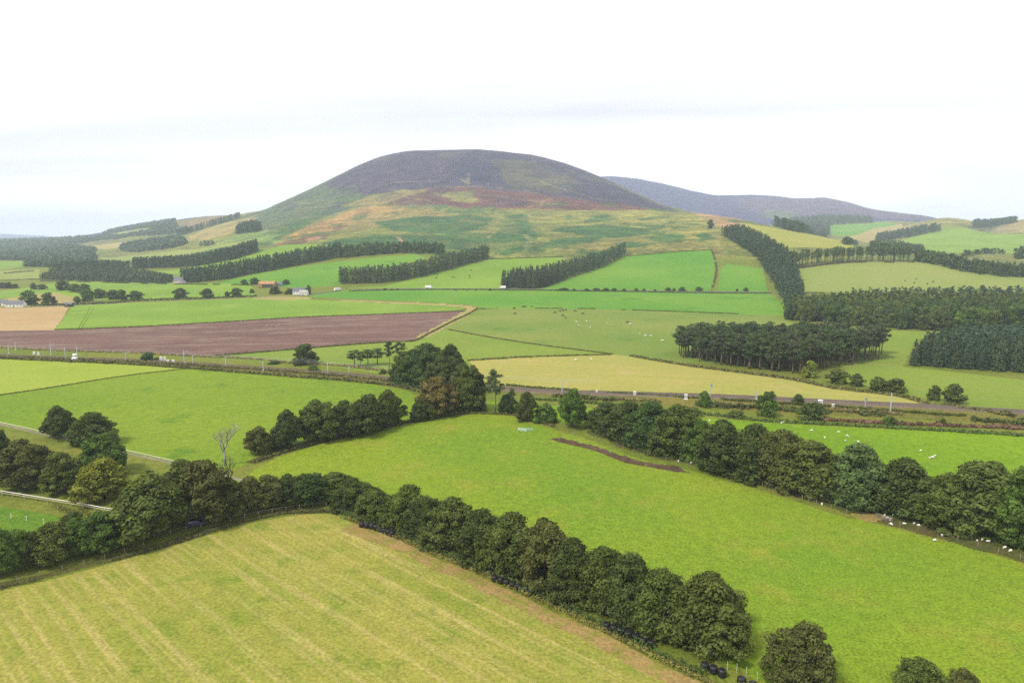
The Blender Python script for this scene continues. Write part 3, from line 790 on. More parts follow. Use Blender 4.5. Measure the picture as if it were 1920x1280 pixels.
def leaf_mesh(name, V, colr, mat, wood=None, woodmat=None):
    nq = len(V) // 4
    me = bpy.data.meshes.new(name)
    wv = np.vstack(wood.v) if wood else np.zeros((0, 3))
    wf = [f for f in wood.f] if wood else []
    allv = np.vstack([V, wv])
    me.vertices.add(len(allv)); me.vertices.foreach_set('co', allv.astype(np.float32).ravel())
    li = [np.arange(nq * 4)] + [np.array(f) + nq * 4 for f in wf]
    ls = np.r_[np.arange(0, nq * 4, 4), nq * 4 + np.r_[0, np.cumsum([len(f) for f in wf])][:-1].astype(int)] if wf else np.arange(0, nq * 4, 4)
    li = np.concatenate(li)
    me.loops.add(len(li)); me.loops.foreach_set('vertex_index', li.astype(np.int32))
    me.polygons.add(len(ls)); me.polygons.foreach_set('loop_start', ls.astype(np.int32))
    me.materials.append(mat)
    if wf:
        me.materials.append(woodmat)
        me.polygons.foreach_set('material_index', np.r_[np.zeros(nq, int), np.ones(len(wf), int)].astype(np.int32))
    me.update(calc_edges=True)
    at = me.attributes.new('leaf', 'FLOAT_COLOR', 'POINT')
    at.data.foreach_set('color', np.vstack([colr, np.tile([0.5, 0.5, 0, 1], (len(wv), 1))]).astype(np.float32).ravel())
    return me

def lobed(rng, n, w, h, prof, zlo, rc, flat=0.8, core=0.5):
    out = [dome_clumps(rng, int(n * 0.5), w * 0.80, h, prof, zlo, rc, flat, core)]
    a = rng.random() * 6.28
    for k in range(3):
        f = 0.62 + 0.26 * rng.random(); g = 0.52 + 0.14 * rng.random()
        d = dome_clumps(rng, int(n * 0.19), w * g, h * f, prof, zlo / f, rc * 0.92, flat, core)
        d[:, 0] += 0.25 * w * math.cos(a + k * 2.1); d[:, 1] += 0.25 * w * math.sin(a + k * 2.1)
        out.append(d)
    return np.vstack(out)

def dome_clumps(rng, n, w, h, prof, zlo, rc, flat=0.8, core=0.5):
    """clumps filling a lumpy crown; prof = radius at heights 0..1"""
    ph = rng.random(4) * 6.28
    out = []
    for i in range(n):
        t = zlo + (0.97 - zlo) * (i + rng.random()) / n
        a = rng.random() * 2 * PI
        R = np.interp(t, np.linspace(0, 1, len(prof)), prof) * w / 2
        R *= 1 + 0.15 * math.sin(2 * a + ph[0]) + 0.12 * math.sin(3 * a + ph[1] + 3 * t) + 0.10 * math.sin(5 * a + ph[2] - 4 * t)
        q = core + (1 - core) * math.sqrt(rng.random())
        c = rc * (0.7 + 0.7 * rng.random())
        rr = max(R - c * 0.8, 0.1) * q
        out.append((rr * math.cos(a), rr * math.sin(a), t * h - c * flat * 0.6, c * (0.9 + 0.4 * rng.random()), c * (0.9 + 0.4 * rng.random()), c * flat))
    return np.array(out)

def wood(rng, h, r0, crown, nl=7, fork=0.35, lean=0.03):
    mb = MB()
    z = np.linspace(0, 1, 7)
    wob = np.cumsum(rng.normal(size=(7, 2)) * lean * h * 0.4, axis=0); wob[0] = 0
    tr = np.c_[wob, z * h * 0.8]
    mb.tube(tr, r0 * np.array([1.35, 1.0, 0.88, 0.72, 0.55, 0.38, 0.18]), 7)
    for i in rng.choice(len(crown), min(nl, len(crown)), replace=False):
        e = crown[i, :3]
        k = fork + 0.35 * rng.random()
        s = np.array([np.interp(k, z, tr[:, 0]), np.interp(k, z, tr[:, 1]), k * h * 0.8])
        if e[2] < s[2]: s[2] = max(e[2] * 0.9, h * 0.12)
        m = (s + e) / 2 + np.array([0, 0, 0.06 * h])
        mb.tube([s, m, e], [r0 * 0.42, r0 * 0.28, r0 * 0.08], 5, cap=False)
    return mb

PROTO = {}
def proto(kind, crownV, crownC, mat, mb, wm, split):
    if split:
        PROTO.setdefault(kind, []).append((leaf_mesh(kind + '_crown', crownV, crownC, mat), mb.mesh(kind + '_trunk', wm, True)))
    else:
        PROTO.setdefault(kind, []).append((leaf_mesh(kind, crownV, crownC, mat, mb, wm),))

# big hedgerow trees with foliage almost to the ground (10 m wide, 10 m tall)
for sd in range(5):
    rng = np.random.default_rng(100 + sd)
    cl = lobed(rng, 200, 10.4, 10, [0.78, 0.98, 1.02, 0.98, 0.86, 0.62, 0.2], 0.05, 0.92, 0.8)
    V, c_ = leaves(cl, 130, 0.165, rng, 0.15, 0.55)
    proto('hedge', V, c_, LEAF, wood(rng, 9, 0.32, cl, 9, 0.2), BARK, True)
# open grown trees on a visible trunk
for sd in range(4):
    rng = np.random.default_rng(200 + sd)
    cl = lobed(rng, 125, 10.2, 10, [0.2, 0.72, 1.0, 1.02, 0.92, 0.7, 0.25], 0.22, 0.95, 0.75, 0.35)
    V, c_ = leaves(cl, 150, 0.18, rng, 0.2, 0.55)
    proto('open', V, c_, LEAF, wood(rng, 9.5, 0.36, cl, 12, 0.28), BARK, True)
# lighter trees for the middle distance
for sd in range(4):
    rng = np.random.default_rng(300 + sd)
    cl = dome_clumps(rng, 46, 10, 10, [0.45, 0.85, 1.0, 1.0, 0.88, 0.64, 0.2], 0.13, 1.35, 0.75, 0.4)
    V, c_ = leaves(cl, 46, 0.42, rng, 0.2)
    proto('mid', V, c_, LEAF, wood(rng, 9, 0.3, cl, 5), BARK, False)
# scots pines: bare stems and flat dark crowns
for sd in range(5):
    rng = np.random.default_rng(400 + sd)
    cl = []
    for i in range(26):
        t = 0.48 + 0.5 * (i + rng.random()) / 26; a = rng.random() * 6.28
        R = np.interp(t, [0.45, 0.6, 0.78, 0.92, 1], [1.4, 3.2, 3.3, 2.3, 0.6]) * (0.45 + 0.55 * rng.random())
        c = 0.85 + 0.55 * rng.random()
        cl.append((R * math.cos(a), R * math.sin(a), t * 16 - 0.5, c * 1.15, c * 1.15, c * 0.55))
    cl = np.array(cl)
    V, c_ = leaves(cl, 62, 0.27, rng, 0.4, 0.5)
    proto('pine', V, c_, NEEDLE, wood(rng, 18, 0.24, cl, 7, 0.5, 0.012), PINEBARK, False)
# spruces: pointed, branches in whorls
for sd in range(4):
    rng = np.random.default_rng(500 + sd)
    cl = []
    for i in range(15):
        t = 0.05 + 0.9 * i / 15
        R = 2.7 * (1 - t) ** 0.8 + 0.15
        for k in range(7 if i < 9 else 4):
            a = k * 6.28 / 7 + rng.random() * 0.7 + i
            r = R * (0.55 + 0.35 * rng.random())
            cl.append((r * math.cos(a), r * math.sin(a), t * 16 + 0.3 * rng.normal(), 0.25 + 0.36 * R, 0.25 + 0.36 * R, 0.55))
    cl.append((0, 0, 15.6, 0.22, 0.22, 0.8))
    V, c_ = leaves(cl, 20, 0.30, rng, 0.25, 0.4)
    mb = MB(); mb.tube([(0, 0, 0), (0, 0, 7), (0, 0, 15.5)], [0.24, 0.15, 0.03], 6)
    proto('spruce', V, c_, NEEDLE, mb, PINEBARK, False)
# bushes (4 m wide, 3 m tall)
for sd in range(4):
    rng = np.random.default_rng(600 + sd)
    cl = dome_clumps(rng, 30, 4, 3, [0.9, 1.0, 0.95, 0.75, 0.2], 0.1, 0.62, 0.8, 0.2)
    V, c_ = leaves(cl, 70, 0.15, rng, 0.2)
    mb = MB()
    for k in range(5):
        a = k * 1.26; mb.tube([(0.2 * math.cos(a), 0.2 * math.sin(a), -0.1), (0.7 * math.cos(a), 0.7 * math.sin(a), 1.0), (1.0 * math.cos(a), 1.0 * math.sin(a), 1.9)], [0.07, 0.05, 0.02], 5, cap=False)
    proto('bush', V, c_, LEAF, mb, BARK, False)

HT = {'hedge': (10, 10), 'open': (10, 10), 'mid': (10, 10), 'pine': (16, 7), 'spruce': (16, 6), 'bush': (3, 4)}
TR = random.Random(7)
def spot(px, py):
    x, y = ground_pt(px, py)
    z = float(hz(x, y))
    depth = y * CP + (CAM_H - z) * SP
    return x, y, z, depth / FPX

def set_tree(kind, x, y, z, h, w, col, label, group=None, name=None, cat='tree', jitter=0.12):
    ph, pw = HT[kind]
    pr = TR.choice(PROTO[kind]); rz = TR.random() * 6.28
    j = 1 + jitter * (TR.random() * 2 - 1)
    c = [min(1, v * j * (1 + 0.06 * (TR.random() - 0.5))) for v in col] + [1]
    sc = (w / pw, w / pw, h / ph)
    nm = name or {'hedge': 'hedgerow_tree', 'open': 'field_tree', 'mid': 'broadleaf_tree', 'pine': 'pine_tree', 'spruce': 'spruce_tree', 'bush': 'bush'}[kind]
    if len(pr) == 2:
        r = bpy.data.objects.new(nm, None); COL.objects.link(r)
        r.location = (x, y, z - 0.1); r.rotation_euler = (0, 0, rz); r.scale = sc
        r.empty_display_size = 0.5
        cr = put('crown', pr[0], parent=r); cr.color = c
        put('trunk', pr[1], parent=r)
    else:
        r = put(nm, pr[0], (x, y, z - 0.1), rz, sc); r.color = c
    return tag(r, label, cat, group)

def T(kind, px, base, top, wpx, col, label, group=None, name=None, cat='tree', hmul=1.0, off=0.42):
    x, y, z, s = spot(px, base)
    al = math.atan2(CAM_H - z, y)
    w = wpx * s
    h = max(((base - top) * s - 0.28 * w * math.sin(al)) / math.cos(al), 0.25 * w) * hmul
    y += off * w; x += off * w * x / y           # the drawn base is the near edge of the crown
    z = float(hz(x, y))
    return set_tree(kind, x, y, z, h, w, col, label, group, name, cat)

OLV, DKO, GRN, BRN, YEL, DPG = (0.092, 0.120, 0.028), (0.068, 0.094, 0.026), (0.086, 0.140, 0.028), (0.096, 0.106, 0.030), (0.170, 0.195, 0.030), (0.060, 0.100, 0.028)
PIN, SPR, BLU = (0.074, 0.110, 0.042), (0.054, 0.090, 0.044), (0.060, 0.100, 0.056)
ORD = ['first', 'second', 'third', 'fourth', 'fifth', 'sixth', 'seventh', 'eighth', 'ninth', 'tenth', 'eleventh', 'twelfth', 'thirteenth', 'fourteenth', 'fifteenth', 'sixteenth']

# the near hedgerow, from the field corner down towards the viewer
NEAR = [(628, 948, 884, 74, OLV), (660, 962, 898, 74, DKO), (702, 980, 912, 76, OLV), (768, 1004, 905, 84, OLV), (800, 1020, 935, 78, DKO), (848, 1040, 930, 98, OLV), (902, 1062, 950, 96, DKO), (960, 1090, 962, 104, OLV),
        (1022, 1116, 972, 108, BRN), (1072, 1140, 1008, 96, DKO), (1128, 1160, 1028, 110, OLV), (1180, 1186, 1040, 104, DKO), (1238, 1212, 1072, 116, OLV), (1328, 1246, 1090, 148, OLV)]
for i, (px, b, t, w, c) in enumerate(NEAR):
    lb = f'{ORD[i]} dense tree from the field corner in the near hedgerow above the hay field'
    if i == len(NEAR) - 1: lb = 'big round tree ending the near hedgerow, above the last black bales'
    if i == 3: lb = 'taller narrow tree standing proud in the near hedgerow beyond the first bales'
    T('hedge', px, b, t - 4 * (i % 3 == 1) + 3 * (i % 4 == 2), w * 1.27, c, lb, 'trees of the near hedgerow', hmul=0.9)
T('hedge', 1505, 1316, 1192, 140, BRN, 'single dark bush-like tree with a reddish patch at the bottom edge', None, 'thorn_tree')
T('hedge', 1725, 1345, 1256, 120, OLV, 'half hidden shrubby tree at the bottom right edge of the picture', None, 'thorn_tree')
T('hedge', 1800, 1350, 1268, 70, BRN, 'small greyish shrubby tree beside another at the bottom right edge', None, 'thorn_tree')
# trees along the left edge of the hay field
LEFTROW = [(580, 950, 884, 74, DPG), (545, 952, 886, 64, DKO), (505, 958, 888, 66, BRN), (470, 965, 890, 62, BRN), (432, 974, 895, 66, OLV)]
for i, (px, b, t, w, c) in enumerate(LEFTROW):
    T('open', px, b, t, w * 1.15, c, f'{ORD[i]} trunked tree left of the field corner behind the wire fence', 'trees behind the wire fence', off=0.2)
T('open', 380, 990, 862, 150, BRN, 'large dark spreading tree behind the wire fence below the bare trees', off=0.25)
T('open', 285, 1018, 890, 178, OLV, 'huge rounded tree at the end of the white rail fence', off=0.25)
T('open', 345, 948, 865, 92, OLV, 'broad olive tree half behind the huge rounded tree')
for i, (px, b, t, w, c) in enumerate([(190, 1040, 958, 84, GRN), (150, 1046, 968, 74, GRN), (102, 1062, 978, 86, OLV), (60, 1066, 996, 60, DKO), (34, 1072, 992, 62, GRN), (2, 1084, 990, 72, GRN)]):
    T('open', px, b, t, w * 1.1, c, f'{ORD[i]} small leafy tree leftwards from the huge rounded tree along the field ditch', 'small trees along the ditch', off=0.2)
# the trees round the lane on the left
T('open', 112, 828, 762, 66, DKO, 'dark upright tree beside the pale gravel lane')
T('hedge', 178, 842, 774, 88, DKO, 'round dark tree on the edge of the broad green field')
T('open', 200, 900, 814, 92, GRN, 'green spreading tree in front of the round dark tree')
T('open', 195, 952, 862, 112, YEL, 'yellow tinged tree behind the white rail fence')
T('open', 48, 932, 828, 118, BRN, 'brownish heavy tree with white trunk foot by the rail fence')
T('open', 120, 936, 850, 84, OLV, 'leaning olive tree between the yellow tinged tree and the brownish tree')
T('open', 4, 890, 808, 58, DKO, 'dark tree cut off by the left edge of the picture')
T('bush', 72, 905, 868, 30, (0.16, 0.20, 0.045), 'bright lime shrub between two dark trees by the rail fence', cat='shrub')
T('bush', 278, 898, 882, 26, DKO, 'little dark shrub on the grass beside the lane', cat='shrub')
T('bush', 135, 985, 962, 40, DKO, 'dark shrub at the end of the small paddock', cat='shrub')
# middle row
MIDROW = [(486, 858, 800, 52, BRN), (540, 846, 770, 62, DKO), (598, 836, 750, 82, OLV), (650, 826, 752, 80, DKO), (690, 820, 740, 84, DKO), (728, 806, 732, 62, OLV)]
for i, (px, b, t, w, c) in enumerate(MIDROW):
    T('open', px, b, t, w * 1.12, c, f'{ORD[i]} tree from the dead white tree in the middle hedgerow', 'trees of the middle hedgerow')
for i, (px, b, t, w) in enumerate([(520, 846, 815, 50), (605, 828, 800, 52), (665, 816, 785, 50), (700, 808, 775, 46), (745, 796, 775, 22)]):
    T('bush', px, b, t, w, DKO, f'{ORD[i]} dark bush from the left under the middle hedgerow trees', 'bushes of the middle hedgerow', cat='bush')
T('open', 822, 786, 706, 94, (0.15, 0.13, 0.04), 'brown crowned spreading tree before the dark copse')
T('hedge', 788, 792, 748, 46, DKO, 'low black green bushy tree in front of the brown crowned tree', name='thorn_tree')
T('bush', 848, 776, 756, 40, DKO, 'dark bush under the brown crowned tree', cat='bush')
T('open', 885, 775, 685, 66, OLV, 'tall olive tree on the right end of the copse')
T('bush', 878, 776, 738, 34, DKO, 'black green bush at the foot of the tall olive tree', cat='bush')
T('bush', 900, 772, 736, 30, DKO, 'second black green bush at the foot of the tall olive tree', cat='bush')
T('pine', 928, 776, 692, 34, PIN, 'slender leaning pine with a thin crown right of the copse')
T('hedge', 952, 776, 738, 42, DPG, 'small dark thorn right of the slender pine', name='thorn_tree')
T('hedge', 988, 792, 734, 46, OLV, 'olive thorn tree near the metal hurdles', name='thorn_tree')
T('bush', 1024, 796, 758, 46, GRN, 'grey green shrub beside the bright green field tree', cat='shrub')
T('open', 1072, 806, 728, 64, (0.10, 0.17, 0.03), 'bright green field tree leaning over the gate gap')
# the copse by the railway
for px, b, t, w, c, lb in [(762, 722, 656, 62, DKO, 'brownish left hand tree of the railway copse'), (800, 728, 640, 96, DPG, 'largest dark green tree of the railway copse'), (846, 730, 642, 66, DKO, 'pointed right hand tree of the railway copse'),
                           (780, 728, 662, 60, DPG, 'front tree of the railway copse'), (828, 740, 668, 70, DKO, 'lower front tree of the railway copse'), (868, 745, 680, 52, OLV, 'outer tree of the railway copse above the mown field')]:
    T('hedge', px, b, t, w * 1.1, c, lb)
T('mid', 573, 686, 645, 54, DKO, 'lone dark round tree beside the railway')
for i, (px, b, t, w) in enumerate([(665, 688, 655, 30), (676, 690, 658, 22), (690, 686, 654, 26), (708, 686, 652, 32), (730, 692, 638, 20), (752, 686, 640, 26)]):
    T('pine', px, b, t, w, PIN, f'{ORD[i]} pine from the left in the small open row by the railway', 'little row of railway pines')
# far right hedgerow
FAR = [(1138, 812, 754, 70, DKO), (1180, 828, 752, 78, DKO), (1222, 846, 754, 84, DPG), (1268, 858, 758, 90, OLV), (1312, 870, 788, 56, GRN), (1352, 888, 788, 92, DKO), (1412, 904, 795, 100, DKO), (1462, 920, 806, 96, BRN), (1518, 938, 828, 108, OLV),
       (1605, 958, 834, 108, (0.09, 0.14, 0.045)), (1694, 976, 862, 112, DKO), (1775, 1000, 892, 100, OLV), (1838, 1014, 868, 150, OLV), (1915, 1036, 878, 96, GRN), (2010, 1064, 890, 120, OLV)]
for i, (px, b, t, w, c) in enumerate(FAR):
    lb = f'{ORD[i]} tree from the gate end of the long right hand hedgerow'
    if i == 9: lb = 'grey green tree with hanging foliage in the right hand hedgerow'
    if i == 4: lb = 'light green tree squeezed among dark ones in the right hand hedgerow'
    T('hedge', px, b, t, w * 1.32, c, lb, 'trees of the right hand hedgerow', hmul=1.0, off=0.33)
# the row of thorns behind the railway and the bank bushes
for i, (px, b, t, w) in enumerate([(1518, 710, 676, 34), (1570, 722, 692, 42), (1605, 726, 700, 28), (1646, 734, 706, 36), (1680, 738, 709, 42), (1751, 752, 722, 28), (1787, 758, 720, 44)]):
    T('mid', px, b, t, w, OLV if i else YEL, f'{ORD[i]} thorn tree from the pine wood along the field edge', 'thorn trees along the field edge', 'thorn_tree')
for px, b, t, w, c, lb in [(1320, 766, 735, 28, GRN, 'round green bush beside the railway signal'), (1437, 784, 736, 42, GRN, 'tall bush on the railway bank near the mast'), (1446, 752, 733, 18, DPG, 'dark bush behind the tall railway bush'),
                           (1497, 759, 741, 22, DPG, 'small round bush on the edge of the mown field'), (1526, 790, 756, 62, DKO, 'wide dark bush on the railway bank slope'), (279, 678, 660, 30, DPG, 'dark rounded bush by the white trackside boxes'),
                           (1668, 800, 780, 26, GRN, 'green bush on the weedy slope under the tall mast'), (1767, 798, 784, 16, BRN, 'small brown bush on the weedy slope'), (1300, 780, 764, 40, OLV, 'low bush below the railway near the hedgerow end'),
                           (1220, 772, 758, 60, OLV, 'low spreading bush under the ballast'), (588, 696, 684, 22, GRN, 'pale bush beside the lone dark tree'), (515, 684, 676, 24, DKO, 'low dark bush left of the lone tree'), (718, 702, 692, 14, GRN, 'little green bush before the copse'),
                           (1380, 786, 770, 40, OLV, 'olive bush on the bank slope left of the tall bush'), (960, 742, 728, 14, GRN, 'small bush by the track behind the olive thorn')]:
    T('bush', px, b, t, w, c, lb, cat='bush')
# round trees along the lane hedge on the left
FARM = ['tall green tree beside the long low cottage', 'ragged dark tree right of the cottage', 'dark tree at the back left of the lane clump', 'pale green tree in the back of the lane clump', 'second pale tree in the back of the lane clump', 'little thin tree in front of the lane clump', 'pale upright tree in the middle of the lane clump',
        'dark tree just right of the pale upright one', 'dark domed tree in the right part of the lane clump', 'darker domed tree beside the clump end', 'round green tree ending the lane clump', 'first lone round tree right of the lane clump', 'second lone round tree right of the lane clump', 'small tree left of the third lone round tree', 'third lone round tree right of the lane clump',
        'tiny pale tree before the farm', 'small dark tree left of the orange barn', 'dark tree touching the left end of the orange barn', 'round dark tree right of the orange barn', 'dark tree in front of the orange barn', 'dark tree left of the white farmhouse', 'narrow upright tree right of the white farmhouse',
        'thin green tree in the field above the cottage', 'round dark tree in the field above the cottage', 'first dark tree of three at the left edge above the cottage', 'second dark tree of three at the left edge above the cottage', 'third dark tree of three at the left edge above the cottage']
for i, (px, b, t, w, c) in enumerate([(55, 573, 544, 32, GRN), (92, 572, 548, 28, DKO), (118, 545, 525, 26, DKO), (140, 548, 532, 26, GRN), (158, 550, 532, 26, GRN), (145, 568, 555, 14, GRN), (165, 566, 540, 24, GRN), (186, 560, 541, 24, DKO), (213, 562, 543, 26, DKO), (228, 563, 543, 24, DKO), (254, 563, 545, 26, DPG),
                                      (338, 560, 540, 26, DKO), (389, 560, 541, 25, DKO), (426, 556, 546, 10, DKO), (444, 557, 540, 24, DKO), (472, 550, 541, 9, GRN), (458, 534, 524, 14, DPG), (478, 534, 521, 18, DPG), (537, 534, 524, 13, DPG), (517, 552, 537, 22, DKO), (543, 552, 541, 20, DKO), (579, 552, 534, 10, DPG),
                                      (63, 543, 530, 12, GRN), (79, 543, 533, 17, DKO), (5, 541, 529, 16, DKO), (16, 541, 529, 16, DKO), (28, 541, 532, 14, DKO)]):
    T('mid', px, b, t, w * 1.1, c, FARM[i], 'farmland trees along the lane hedge')
# roadside thorns
for i, (px, w, hh) in enumerate([(722, 9, 5), (735, 9, 4), (746, 7, 4), (1044, 8, 3), (1057, 20, 5), (1076, 9, 4), (1100, 12, 4), (1118, 16, 5), (1136, 16, 5), (1152, 14, 5), (1170, 10, 4), (1193, 10, 5), (1207, 8, 4), (1228, 7, 3), (1253, 14, 6), (1264, 7, 5), (1279, 15, 7), (1310, 17, 7), (1382, 6, 4), (1398, 12, 6), (855, 4, 3), (875, 4, 3), (892, 4, 3), (919, 6, 5)]):
    T('bush', px, 545 + (px - 960) * 0.003, 545 - hh, w, DKO, 'wind clipped dark thorn bush on the verge of the far road', 'thorn bushes along the far road', 'thorn_bush', 'bush')
T('mid', 1332, 429, 412, 12, DPG, 'lone dark tree on the pink shoulder of the hill')

# ------------------------------------------------------------------ woods: single trees where they can be told apart
def scatter(poly, spacing, seed, jit=0.35):
    rng = np.random.default_rng(seed)
    x0, y0 = poly.min(0); x1, y1 = poly.max(0)
    gx, gy = np.meshgrid(np.arange(x0, x1 + spacing, spacing), np.arange(y0, y1 + spacing, spacing))
    gx = gx + (np.arange(gx.shape[0]) % 2)[:, None] * spacing / 2
    p = np.c_[gx.ravel(), gy.ravel()] + rng.uniform(-jit, jit, (gx.size, 2)) * spacing
    p = p[pip(poly, p[:, 0], p[:, 1])]
    return p, rng

def wood_trees(kind, px, spacing, h, w, cols_, label, group, seed, name=None, limit=None):
    p, rng = scatter(W(px), spacing, seed)
    p = p[np.argsort(p[:, 1])]
    rest = np.zeros((0, 2))
    if limit and len(p) > limit: rest = p[limit:]; p = p[:limit]
    for x, y in p:
        f = 0.8 + 0.4 * rng.random()
        set_tree(kind, x, y, float(hz(x, y)), h * f, w * (0.85 + 0.35 * rng.random()), cols_[rng.integers(len(cols_))], label, group, name, jitter=0.2)
    print('WOOD', group, len(p), len(rest))
    return rest

wood_trees('pine', [(1270, 664), (1300, 655), (1400, 652), (1560, 654), (1655, 662), (1652, 674), (1560, 690), (1500, 702), (1440, 696), (1340, 683), (1285, 674)], 5.2, 17, 8.2, [PIN, PIN, (0.085, 0.105, 0.05)], 'tall dark pine with bare trunk in the wood above the mown field', 'pines of the wood above the mown field', 11)
wood_trees('bush', [(1275, 668), (1350, 680), (1440, 694), (1500, 701), (1440, 688), (1340, 674)], 5.0, 3.2, 5.0, [DKO, OLV], 'low dark bush under the pines above the mown field', 'undergrowth bushes of the pine wood', 12, 'bush')
restR = wood_trees('mid', [(1478, 600), (1490, 580), (1560, 572), (1700, 570), (1930, 572), (1990, 600), (1930, 612), (1850, 622), (1780, 622), (1640, 614), (1560, 606)], 8.6, 14.5, 11.5, [OLV, DPG, DPG, GRN, DKO], 'mature broadleaf tree in the dark wood behind the spruce plantation', 'broadleaf trees of the dark right hand wood', 13, limit=240)
restS = wood_trees('spruce', [(1708, 687), (1735, 660), (1790, 645), (1930, 636), (2010, 640), (2010, 706), (1930, 700), (1800, 692)], 5.0, 13.5, 6.0, [SPR, BLU, (0.085, 0.125, 0.062)], 'young blue green spruce in the plantation at the right edge', 'spruces of the plantation at the right edge', 14, limit=190)
restB = wood_trees('spruce', [(942, 541), (950, 534), (1060, 512), (1130, 492), (1172, 474), (1172, 480), (1130, 503), (1070, 521), (1010, 541)], 6.0, 19, 6.6, [SPR, PIN, (0.075, 0.095, 0.048)], 'tall spruce in the dark belt climbing between two bright fields', 'spruces of the belt between two bright fields', 15, limit=105)

# ------------------------------------------------------------------ far woods and belts, each one mass of small trees
LOW = {}
for kind in ('con', 'dec', 'pin'):
    LOW[kind] = []
    for sd in range(5):
        rng = np.random.default_rng(900 + sd)
        cl = []
        if kind == 'con':
            for i in range(11):
                t = 0.10 + 0.84 * i / 10; R = 2.6 * (1 - t) ** 0.5 + 0.15; a = i * 2.4 + rng.random()
                cl.append((R * 0.45 * math.cos(a), R * 0.45 * math.sin(a), t * 16, R * 0.7 + 0.2, R * 0.7 + 0.2, 1.1))
            V, c_ = leaves(cl, 6, 0.75, rng, 0.3, 0.3, stretch=1.1)
        elif kind == 'dec':
            cl = dome_clumps(rng, 16, 10, 10, [0.5, 0.9, 1.0, 0.95, 0.6, 0.2], 0.12, 1.9, 0.8, 0.35)
            V, c_ = leaves(cl, 5, 1.15, rng, 0.3, 0.4, stretch=1.1)
        else:
            for i in range(11):
                t = 0.5 + 0.48 * (i + rng.random()) / 11; a = rng.random() * 6.28; R = 2.4 * rng.random() * (1.25 - t)
                cl.append((R * math.cos(a), R * math.sin(a), t * 16, 1.3, 1.3, 0.8))
            V, c_ = leaves(cl, 6, 0.7, rng, 0.3, 0.3, stretch=1.1)
            mb = MB(); mb.tube([(0, 0, 0), (0, 0, 9)], [0.28, 0.2], 4, cap=False)
            tv = mb.v[0]; tq = tv[[i for f in mb.f for i in f]]
            V = np.vstack([V, tq]); c_ = np.vstack([c_, np.tile([0.5, 0.9, 0, 1], (len(tq), 1))])
        LOW[kind].append((V, c_))

def stuff_wood(name, label, kind, poly, spacing, h, w, col, seed, pts=None, vary=0.10):
    lod = seed in (31, 33, 35, 36, 38, 41, 42, 43, 44, 45, 46, 47)      # seen from two kilometres and more
    if pts is None: p, rng = scatter(poly, spacing, seed, 0.6)
    else: p, rng = pts, np.random.default_rng(seed)
    if len(p) == 0: return
    ph, pw = {'con': (16, 5), 'dec': (10, 10), 'pin': (16, 6)}[kind]
    z = hz(p[:, 0], p[:, 1])
    Vs, Cs = [], []
    for (x, y), zz in zip(p, z):
        V, c_ = LOW[kind][rng.integers(5)]
        if lod:
            kq = np.arange(len(V) // 4)[rng.integers(2)::2]; ki = (kq[:, None] * 4 + np.arange(4)).ravel()
            V = V[ki].reshape(-1, 4, 3); V = (V.mean(1, keepdims=True) + (V - V.mean(1, keepdims=True)) * 1.4).reshape(-1, 3); c_ = c_[ki]
        a = rng.random() * 6.28; f = 1 - vary + 2 * vary * rng.random(); g = w / pw * (0.85 + 0.4 * rng.random())
        cs, sn = math.cos(a) * g, math.sin(a) * g
        Vs.append(np.c_[V[:, 0] * cs - V[:, 1] * sn + x, V[:, 0] * sn + V[:, 1] * cs + y, V[:, 2] * h / ph * f + zz - 0.2])
        c2 = c_.copy(); c2[:, 0] = np.clip(c2[:, 0] + 0.25 * (rng.random() - 0.5), 0, 1); c2[:, 1] = np.clip(c2[:, 1] * 0.5 + 0.5 * rng.random(), 0, 1); Cs.append(c2)
    me = leaf_mesh(name, np.vstack(Vs), np.vstack(Cs), NEEDLE if kind != 'dec' else LEAF)
    o = put(name, me); o.color = (*col, 1)
    tag(o, label, 'wood', None, 'stuff')
    print('STUFF', name, len(p))

def belt(px, depth, step=12):
    P = spline(W(px), step); T_ = P / np.hypot(P[:, 0], P[:, 1])[:, None]
    return np.vstack([P, (P + T_ * depth)[::-1]])

stuff_wood('woodland', 'inner trees of the dark right hand wood', 'dec', None, 0, 14.5, 12, OLV, 91, restR)
stuff_wood('plantation', 'rear spruces of the plantation at the right edge', 'con', None, 0, 13.5, 6.4, BLU, 92, restS)
stuff_wood('conifer_belt', 'upper part of the spruce belt between two bright fields', 'con', None, 0, 19, 6.6, SPR, 93, restB)
stuff_wood('conifer_belt', 'upper dark conifer belt on the left, above the light green field', 'con', belt([(250, 505), (300, 503), (380, 498), (440, 487), (483, 473)], 45), 5.2, 20, 7.2, SPR, 21)
stuff_wood('plantation', 'greyish green young plantation block on the left', 'dec', W([(76, 525), (150, 527), (230, 529), (312, 532), (332, 528), (270, 514), (180, 508), (100, 512)]), 8.0, 11, 9.5, (0.075, 0.105, 0.055), 22)
stuff_wood('conifer_belt', 'dark edge of conifers behind the greyish young plantation', 'con', W([(90, 513), (180, 509), (255, 508), (250, 503), (170, 500), (100, 506)]), 9.0, 15, 7.5, SPR, 23)
stuff_wood('conifer_belt', 'long curving conifer belt above the farm', 'con', belt([(340, 532), (420, 525), (480, 513), (560, 498), (640, 484)], 38), 5.2, 20, 7.2, SPR, 24)
stuff_wood('tree_belt', 'dark broadleaf belt under the bracken slope', 'dec', belt([(636, 485), (700, 479), (790, 475), (835, 480)], 34), 7.5, 16, 10, DPG, 25)
stuff_wood('conifer_belt', 'dark conifer belt slanting up from the road', 'con', belt([(636, 534), (700, 532), (760, 525), (800, 517), (860, 501), (917, 485)], 30), 5.0, 19, 7.2, PIN, 26)
